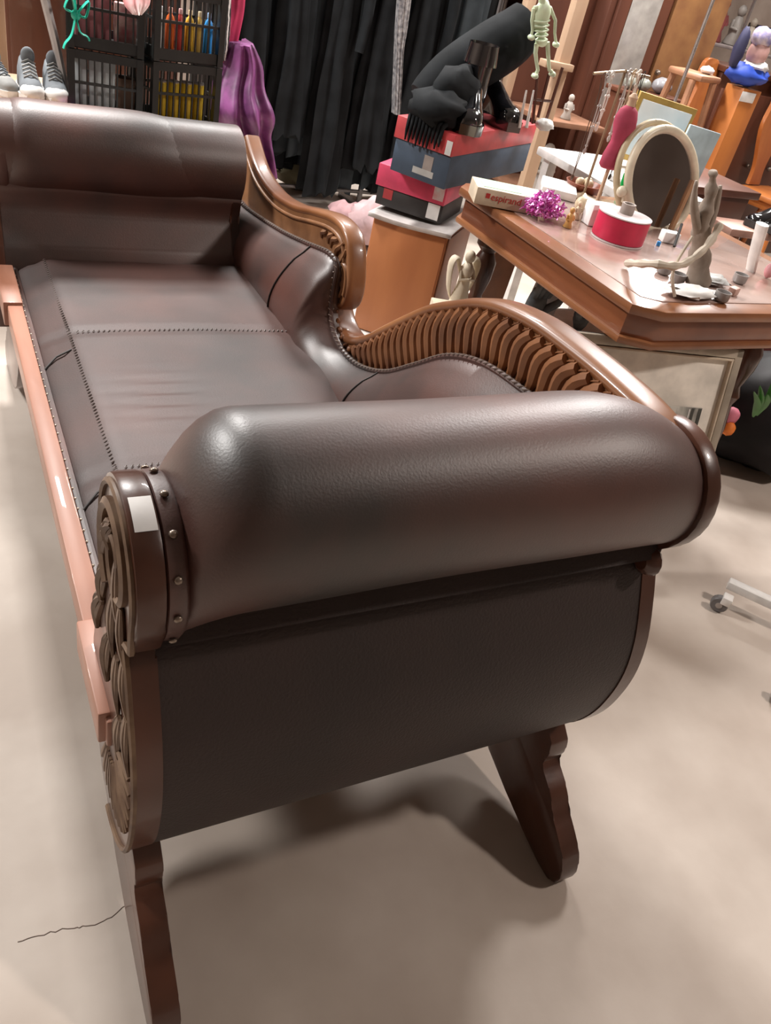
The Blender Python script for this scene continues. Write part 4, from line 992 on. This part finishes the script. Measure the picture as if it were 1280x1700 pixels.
# ribbon spool
c = T(1023, 398); sp = thing('ribbon_spool', c, 'large spool of red ribbon with clear discs near the front of the table', 'spool')
lathe('ribbon', [(.070, .004), (.073, .006), (.073, .066), (.070, .068)], c, plain('crimson_ribbon', (.58, .02, .07), .4), sp, 36)
lathe('disc', [(.074, .068), (.074, .071), (.02, .0715)], c, plain('pinkish_white_card', (.72, .62, .62), .3), sp, 36)
lathe('disc', [(.074, 0), (.074, .004)], c, plain('pinkish_white_card', (.72, .62, .62), .3), sp, 36)
lathe('core_tube', [(.019, .07), (.019, .098), (.014, .098), (.013, .072), (.001, .072)], c, plain('grey_core_card', (.30, .25, .22), .6), sp, 18)
tag(box('white_card_box', c + Vector((.02, .115, .03)), (.09, .05, .06), PAPER, None, rz(-10)), 'white little carton directly behind the red ribbon spool', 'box')
# oval mirror
mr = thing('oval_mirror', T(1052, 345), 'cream framed oval table mirror tilted on its foot', 'mirror')
Ym = 1.86
cN = V(1099, 302, Ym); va = (V(1114, 218, Ym) - V(1084, 386, Ym)) / 2; vb = (V(1158, 296, Ym) - V(1040, 308, Ym)) / 2
va.y += .035
bm = bmesh.new(); rg = [cN + va * math.cos(2 * math.pi * k / 48) * .94 + vb * math.sin(2 * math.pi * k / 48) * .94 for k in range(49)]
b_tube(bm, rg, .0125, 10, False); finish('mirror_frame', bm, CREAM, mr, angle=80)
bm = bmesh.new(); rg = [cN + va * math.cos(2 * math.pi * k / 48) + vb * math.sin(2 * math.pi * k / 48) + Vector((-.012, .028, .0)) for k in range(49)]
b_tube(bm, rg, .010, 10, False); finish('rear_rim', bm, plain('aged_cream', (.55, .46, .30), .4), mr, angle=80)
bm = bmesh.new(); nrm = va.cross(vb).normalized(); nrm = nrm if nrm.y < 0 else -nrm
vs = [bm.verts.new(cN + (va * math.cos(2 * math.pi * k / 48) + vb * math.sin(2 * math.pi * k / 48)) * .93) for k in range(48)]; f1 = bm.faces.new(vs)
vs2 = [bm.verts.new(v.co - nrm * .006) for v in vs]; bm.faces.new(vs2[::-1])
for k in range(48): bm.faces.new((vs[k], vs2[k], vs2[(k + 1) % 48], vs[(k + 1) % 48]))
finish('mirror_glass', bm, mat('mirror_glass', (.55, .53, .54), None, .06, metal=1.0), mr)
bm = bmesh.new(); ft = T(1060, 368); b_blob(bm, ft + Vector((0, .01, .013)), (.055, .04, .012), .05); b_tube(bm, catmull([ft + Vector((0, .02, .01)), ft + Vector((-.005, .03, .05)), cN - vb * .98 - va * .25 + Vector((0, .01, 0))], 5), [.02 - .0006 * i for i in range(11)], 8)
finish('foot', bm, CREAM, mr, angle=80); blob('side_knob', V(1032, 318, Ym), (.016, .014, .016), CREAM, mr)
# necklace stand and mannequin
bs = T(1062, 325); bs.y = 2.06; bs.x = 1.93
ns = thing('necklace_stand', bs, 'brass necklace tree with many chains behind the mannequin', 'jewellery stand')
BR = plain('old_brass', (.35, .25, .16), .35, metal=.6)
top = V(1035, 128, 2.06)
bs = Vector((top.x, 2.06, TZ + .001)); ns.location = bs
lathe('base', [(.05, 0), (.05, .008), (.012, .016), (.006, .02)], bs, BR, ns, 18); tube('pole', [bs + Vector((0, 0, .015)), Vector((bs.x, 2.06, top.z + .02))], .004, BR, ns, 8)
tube('arm', [V(985, 122, 2.06), V(1035, 118, 2.06), V(1078, 128, 2.06)], .004, BR, ns, 8)
nk = [('brown leather cord', (.12, .07, .05), 1003, 128, 150, 3), ('silver chain', (.55, .52, .50), 1010, 126, 110, 4), ('white bead', (.75, .70, .64), 1018, 125, 75, 5), ('grey pearl', (.50, .46, .43), 1046, 122, 95, 5), ('pale gold', (.70, .55, .38), 1054, 123, 120, 4), ('cream shell', (.80, .72, .62), 1062, 124, 85, 6), ('black cord', (.03, .03, .03), 1070, 126, 155, 3)]
for k, (nm, c, u, v, ln, rr_) in enumerate(nk):
    p = V(u, v, 2.045); L_ = ln * .0018
    pts = catmull([p + Vector((0, .012, -.004)), p + Vector((0, 0, .006)), p + Vector((-.006, -.006, -L_ * .4)), p + Vector((.0, -.004, -L_)), p + Vector((.008, 0, -L_ * .4)), p + Vector((.002, .012, -.003))], 5)
    bm = bmesh.new(); b_tube(bm, pts, rr_ * .00045, 5)
    if rr_ > 3:
        for q in pts[2:-2:2]: b_blob(bm, q, (rr_ * .0009,) * 3, 0, 1, None, 6)
    b_blob(bm, p + Vector((0, -.004, -L_ - .006)), (.006, .004, .009), .2, 4, None, 8)
    tag(finish('necklace', bm, plain(nm.replace(' ', '_') + '_finish', c, .3, metal=.3 if 'chain' in nm or 'gold' in nm else 0)), f'{nm} necklace hanging from the brass stand', 'necklace', 'necklaces on the brass stand')
MN = plain('crimson_felt', (.42, .05, .10), .8)
mb = T(985, 352); mnq = thing('mannequin_stand', mb, 'small crimson dress form on a wooden stick beside the necklaces', 'dress form')
lathe('base', [(.032, 0), (.032, .007), (.008, .012)], mb, POSTW, mnq, 18)
ym = mb.y; tp = Vector((mb.x, ym, V(1000, 270, ym).z))
zt = .118
def mz(v): return V(1000, v, ym).z
cx = mb.x; z0, z1 = mz(278), mz(168)
tube('stick', [(cx, ym, mb.z + .01), (cx, ym, z0 + .02)], .0055, POSTW, mnq, 8)
h_ = z1 - z0; bm = bmesh.new(); rings = []
for (q, rx, ry) in ((0, .028, .020), (.05, .036, .027), (.2, .034, .026), (.42, .024, .019), (.55, .026, .021), (.70, .034, .027), (.82, .036, .026), (.93, .030, .020), (1.0, .014, .012)):
    rings.append([Vector((cx + rx * math.cos(a), ym + ry * math.sin(a) - (.006 if .6 < q < .8 and math.sin(a) < 0 else 0), z0 + h_ * q)) for a in [2 * math.pi * k / 18 for k in range(18)]])
loft(bm, rings); finish('torso', bm, MN, mnq, angle=80); lathe('neck_cap', [(.013, 0), (.011, .012), (.014, .022), (.006, .032)], (cx, ym, z1), POSTW, mnq, 14)
# driftwood with rope
DW = mat('driftwood', (.34, .28, .23), (.17, .13, .10), .8, scale=14, bump=.5, bscale=50, stretch=(1, 1, .25))
dbs = T(1155, 478); Yw = dbs.y
bm = bmesh.new()
pts = catmull([dbs + Vector((0, 0, .012)), V(1162, 420, Yw), V(1166, 370, Yw), V(1180, 320, Yw), V(1184, 284, Yw)], 5)
b_tube(bm, pts, [.034 - .0013 * i + .004 * math.sin(i * 1.7) for i in range(len(pts))], 10, True, .8)
b_tube(bm, catmull([V(1166, 400, Yw), V(1186, 350, Yw), V(1196, 308, Yw)], 4), [.016, .013, .011, .010, .009, .008, .007, .006, .004], 8)
b_tube(bm, catmull([V(1160, 385, Yw), V(1152, 340, Yw), V(1156, 300, Yw)], 4), [.014, .012, .011, .010, .009, .008, .006, .005, .003], 8)
tag(finish('driftwood', bm, DW, None, angle=80), 'grey weathered driftwood standing upright on the table', 'driftwood')
bm = bmesh.new()
b_tube(bm, catmull([T(1038, 445) + Vector((0, 0, .012)), V(1085, 438, Yw - .05) , V(1130, 440, Yw - .06), V(1172, 410, Yw - .05), V(1196, 372, Yw - .03)], 6), [.009 + .002 * math.sin(i * 2) for i in range(25)], 8)
b_tube(bm, catmull([T(1118, 497) + Vector((0, 0, .006)), V(1118, 448, Yw - .05), V(1150, 392, Yw - .045)], 6), .004, 6)
tag(finish('pale_branch', bm, plain('pale_rope', (.62, .54, .44), .8)), 'pale bound branch leaning across the driftwood', 'branch')
tag(blob('crumpled_paper', T(1142, 492) + Vector((0, 0, .012)), (.075, .035, .010), PAPER, None, .5, 9), 'crumpled white tissue at the front corner of the table', 'paper')
tag(blob('clear_bag', T(1175, 470) + Vector((0, 0, .012)), (.06, .04, .010), plain('cloudy_plastic', (.55, .56, .55), .25), None, .5, 9), 'cloudy plastic bag behind the white tissue', 'bag')
tag(box('small_block', T(1215, 490) + Vector((0, 0, .01)), (.03, .02, .02), plain('salmon_block', (.60, .38, .32), .5), None, rz(20)), 'small salmon coloured block near the table front', 'block')
tag(box('small_carton', T(1108, 402) + Vector((0, 0, .015)), (.05, .035, .03), PAPER, None, rz(-20)), 'small white carton between mirror and driftwood', 'box')
tag(lathe('thimble', [(.006, 0), (.006, .01), (.004, .012)], T(1092, 408), plain('bright_blue_cap', (.03, .3, .75), .3), None, 12), 'tiny bright blue cap by the small white carton', 'cap')
tag(tube('black_pen', [T(1118, 412) + Vector((0, 0, .004)), V(1132, 372, T(1118, 412).y + .05)], .004, BLK, None, 8), 'black pen leaning behind the small white carton', 'pen')
tag(tube('wooden_dowel', [T(1112, 385) + Vector((0, 0, .006)), V(1150, 300, T(1112, 385).y + .03)], .009, plain('brown_dowel', (.36, .19, .09), .5), None, 8), 'brown wooden dowel leaning beside the oval mirror', 'stick')
for k, (u, v) in enumerate(((1100, 455), (1122, 470), (1195, 500), (1225, 470))):
    c = T(u, v); tag(lathe('glass_tealight', [(.014, 0), (.018, .004), (.020, .024), (.017, .024), (.015, .006), (.001, .005)], c, plain('smoky_glass', (.30, .28, .27), .12, spec=.8), None, 14), ['glass cup between the spool and the pale branch', 'glass cup touching the driftwood foot', 'glass cup right of the white tissue', 'glass cup by the upright white tube'][k], 'cup', 'little glass cups on the table')
o = tube('cosmetic_tube', [T(1246, 450), V(1250, 430, T(1246, 450).y), V(1266, 372, T(1246, 450).y)], [.017, .018, .021], WHITE, None, 12, .5); tag(o, 'white upright tube near the right edge of the table', 'tube')
dd = thing('little_doll', T(1272, 462), 'little pink doll with blond hair cut by the right picture edge', 'doll')
q = T(1272, 462); blob('body', q + Vector((0, 0, .022)), (.016, .014, .022), plain('doll_pink_dress', (.75, .35, .38), .5), dd, .1); blob('head', q + Vector((0, 0, .055)), (.014, .013, .015), plain('doll_skin', (.75, .48, .38), .5), dd); blob('hair', q + Vector((.002, .004, .064)), (.016, .014, .010), plain('doll_hair', (.65, .5, .25), .6), dd, .2)
# stool with black shoes behind the table
sx = Vector((2.95, 2.32, 0)); so = thing('small_stool', sx, 'pinkish brown wooden stool with black shoes on it at the right edge', 'stool')
PB = plain('pinkish_wood', (.48, .28, .22), .4)
box('seat', sx + Vector((.12, .0, .60)), (.50, .16, .03), PB, so, rz(-8), .006)
for (dx, dy) in ((-.08, -.03), (.32, -.06), (-.06, .06), (.32, .04)): tube('leg', [sx + Vector((dx, dy, .585)), sx + Vector((dx * 1.1, dy * 1.2, 0))], .016, TABLED, so, 8)
b1 = shoe('black_shoe', PATENT, BLK, None, L=.24, W=.085, high=.07); b2 = copy_tree(b1)
place(b1, sx + Vector((.12, .02, .6165)), 100, 'glossy black shoe on the pinkish stool, rear one', 'black shoes on the stool'); place(b2, sx + Vector((.17, -.07, .6165)), 96, 'glossy black shoe on the pinkish stool, front one', 'black shoes on the stool')

# ================================================================== UNDER AND BESIDE THE TABLE
cb = box('cream_box', (1.385, 1.98, .20), (.12, .12, .40), plain('cream_carton', (.72, .62, .46), .6), None, rz(-20)); tag(cb, 'cream cardboard box under the table corner carrying the angel', 'box')
ag = (1.40, 1.98, .4005)
bm = bmesh.new(); a0 = Vector(ag)
b_lathe(bm, [(.030, 0), (.032, .01), (.020, .07), (.017, .10), (.022, .125), (.010, .145)], a0, 14)
b_blob(bm, a0 + Vector((0, 0, .162)), (.016, .016, .019))
for s_ in (-1, 1):
    pts = catmull([a0 + Vector((s_ * .008, .016, .10)), a0 + Vector((s_ * .03, .022, .15)), a0 + Vector((s_ * .045, .024, .13)), a0 + Vector((s_ * .035, .024, .06)), a0 + Vector((s_ * .018, .022, .02))], 4)
    b_tube(bm, pts, [.006 + .014 * math.sin(math.pi * i / (len(pts) - 1)) for i in range(len(pts))], 8, True, .35)
    b_tube(bm, [a0 + Vector((s_ * .02, 0, .12)), a0 + Vector((s_ * .024, -.012, .095)), a0 + Vector((0, -.024, .10))], [.007, .006, .005], 6)
tag(finish('angel_statue', bm, plain('ivory_plaster', (.78, .68, .52), .6), None, angle=80), 'ivory angel statuette with folded wings before the turned table leg', 'statue')
tag(box('leaning_board', (1.68, 2.20, .31), (.10, .02, .61), plain('mid_brown_board', (.22, .09, .04), .5), None, Matrix.Rotation(R(4), 3, 'Y')), 'mid brown board standing behind the angel under the table', 'board')
wb = box('white_carton', (1.66, 1.82, .215), (.34, .22, .43), PAPER, None, rz(-5)); tag(wb, 'white carton under the table with grey gloves on it', 'box')
GL = mat('grey_black_wool', (.05, .055, .06), (.16, .17, .17), .8, scale=25)
def glove(c, s, label, mir=1):
    bm = bmesh.new(); c = Vector(c)
    b_blob(bm, c + Vector((0, 0, s * .5)), (s * .28, s * .18, s * .5), .15, 9)
    for k in range(4): b_tube(bm, [c + Vector((s * (-.18 + .12 * k), -.01, s * .8)), c + Vector((s * (-.22 + .15 * k), -.03, s * 1.12)), c + Vector((s * (-.2 + .14 * k), -.05, s * 1.2))], [s * .09, s * .08, s * .06], 6)
    b_tube(bm, [c + Vector((mir * s * .2, -.01, s * .45)), c + Vector((mir * s * .42, -.03, s * .7)), c + Vector((mir * s * .45, -.04, s * .85))], [s * .1, s * .09, s * .06], 6)
    return tag(finish('glove', bm, GL, None, angle=80), label, 'glove', 'grey gloves under the table')
glove((1.53, 1.78, .4305), .13, 'grey and black knitted glove left under the table edge')
glove((1.70, 1.755, .4305), .11, 'grey and black knitted glove right under the table edge', -1)
tag(box('white_card', (1.61, 1.84, .50), (.12, .008, .135), PAPER, None, Matrix.Rotation(R(8), 3, 'Y')), 'white card standing between the two gloves', 'card')
# framed picture leaning against the table front
TRp = Vector((1.795, 1.262, .622)); TLp = Vector((1.30, 1.372, .622))
ex = (TRp - TLp).normalized(); nh = Vector((ex.y, -ex.x, 0)); nh = nh if nh.y < 0 else -nh
ln = R(16); up = (Vector((0, 0, 1)) * math.cos(ln) - nh * math.sin(ln)).normalized(); pn = ex.cross(up); pn = pn if pn.y < 0 else -pn
HP = .502 / math.cos(ln) - .002; WP = (TRp - TLp).length
Mp = Matrix((ex, -pn, up)).transposed()
fp = thing('framed_print', (1.5, 1.12, 0), 'large framed print with cream mount leaning under the table front', 'picture')
def pp(a, b, d=0): return TRp - ex * a - up * b + pn * d      # from the top right corner
SIL = plain('silver_gilt_frame', (.46, .40, .32), .4, metal=.3)
for (a, b, sx_, sz_) in ((WP / 2, .0125, WP, .025), (WP / 2, HP - .0125, WP, .025), (.0125, HP / 2, .025, HP), (WP - .0125, HP / 2, .025, HP)):
    box('frame_side', pp(a, b), (sx_, .022, sz_), SIL, fp, Mp, .005)
for (a, b, sx_, sz_) in ((WP / 2, .029, WP - .05, .006), (.029, HP / 2, .006, HP - .05)):
    box('inner_bead', pp(a, b, .002), (sx_, .018, sz_), plain('pale_gilt', (.62, .52, .40), .4), fp, Mp, .002)
box('mount', pp(WP / 2, HP / 2, -.004), (WP - .04, .004, HP - .04), plain('cream_mount', (.90, .85, .76), .7), fp, Mp, 0)
ETCH = mat('grey_etching', (.10, .10, .09), (.58, .57, .52), .7, scale=26, stretch=(1, 1, .15))
def hitp(u, v):
    d = ray(u, v); t = (TRp - CAM).dot(pn) / d.dot(pn); q = CAM + d * t - TRp; return -q.dot(ex), -q.dot(up)
a1, b1_ = hitp(1166, 678); a2_, _ = hitp(1105, 672)
box('etching', pp((a1 + a2_) / 2 + .02, b1_ + .09, -.001), (abs(a2_ - a1) + .04, .003, .18), ETCH, fp, Mp, 0)
for q in (.0, .022): box('etching_column', pp(a1 + .006 + q, b1_ + .09, .0008), (.008 if q else .010, .001, .176), plain('dark_etch_ink', (.07, .07, .06), .8), fp, Mp, 0)
box('etching_light', pp(a1 + .038, b1_ + .09, .0008), (.004, .001, .17), PAPER, fp, Mp, 0)
tag(box('dark_picture', TRp - ex * (WP / 2 - .022) - up * (HP / 2 - .004) - pn * .026 , (WP, .014, HP - .01), BLK, None, Mp, .003), 'black framed picture standing right behind the silver one', 'picture')
tag(box('low_block', (1.42, 1.185, .0555), (.28, .12, .11), plain('brown_block', (.16, .08, .045), .6), None, rz(-12)), 'low brown wooden block under the framed print behind the near arm', 'block')
# dark bags, leaves
BAG = mat('black_bag_plastic', (.004, .0035, .004), (.010, .008, .009), .6, spec=.25, scale=9)
tag(blob('bin_bag', (2.60, 1.60, .19), (.30, .24, .22), BAG, None, .25, 8), 'large black bin bag on the floor right of the framed print', 'bag')
tag(blob('bin_bag', (3.17, 1.55, .20), (.24, .24, .22), BAG, None, .25, 8), 'second black bin bag cut by the right picture edge', 'bag')
tag(box('maroon_chest', (2.78, 1.98, .16), (.7, .2, .32), plain('maroon_paint', (.13, .03, .025), .5), None, rz(-4)), 'low maroon chest behind the black bin bags', 'chest')
bm = bmesh.new(); c = Vector((2.30, 1.60, .30))
tag(blob('pink_toy', V(1214, 690, 1.52), (.03, .025, .03), plain('pink_plush', (.62, .18, .25), .7), None, .1), 'pink plush bit on top of the black bag', 'toy')
tag(blob('orange_toy', V(1210, 712, 1.50), (.022, .02, .025), plain('orange_plush', (.85, .22, .03), .6), None, .1), 'orange plush bit just under the pink one', 'toy')
for (u0, v0, u1, v1) in ((1250, 690, 1262, 640), (1252, 690, 1275, 655), (1256, 690, 1285, 630), (1250, 692, 1252, 650)):
    p, q = V(u0, v0, 1.36), V(u1, v1, 1.30); b_tube(bm, catmull([p, (p + q) / 2 + Vector((0, -.01, .01)), q], 4), [.003, .006, .009, .011, .011, .010, .008, .005, .001], 6, True, .25)
tag(finish('plastic_leaves', bm, plain('leaf_green', (.06, .22, .04), .4)), 'green plastic leaves sticking out of the black bag', 'leaves')
# white rack base on castors
wb_ = thing('castor_base', G(1190, 1005), 'white metal rack base on castors at the right edge', 'rack base')
p0_, p1_ = G(1212, 962, .078), G(1290, 998, .078); dv = (p1_ - p0_).normalized(); ang = math.degrees(math.atan2(dv.y, dv.x))
box('beam', p0_ + dv * .35 + Vector((0, 0, -.012)), (.70, .030, .024), WHITE, wb_, rz(ang), .003)
p2_ = G(1300, 1130, .078); dv2 = Vector((-dv.y, dv.x, 0))
box('beam', p0_ + dv * .30 - dv2 * (-.0) + Vector((0, -.13, -.012)), (.03, .30, .024), WHITE, wb_, rz(ang), .003)
def castor(p):
    M_ = rz(ang) @ Matrix.Rotation(R(90), 3, 'X')
    wh = lathe('wheel', [(.008, -.011), (.021, -.011), (.0235, -.008), (.0235, .008), (.021, .011), (.008, .011)], p + Vector((0, 0, .0235)), plain('grey_rubber', (.16, .15, .15), .5), wb_, 20, M_)
    lathe('hub', [(.009, -.0125), (.009, .0125)], p + Vector((0, 0, .0235)), GREY, wh, 12, M_)
    box('fork', p + dv * .012 + Vector((0, 0, .044)), (.026, .032, .024), WHITE, wb_, rz(ang), .003)
castor(G(1188, 1012)); castor(G(1290, 1162))
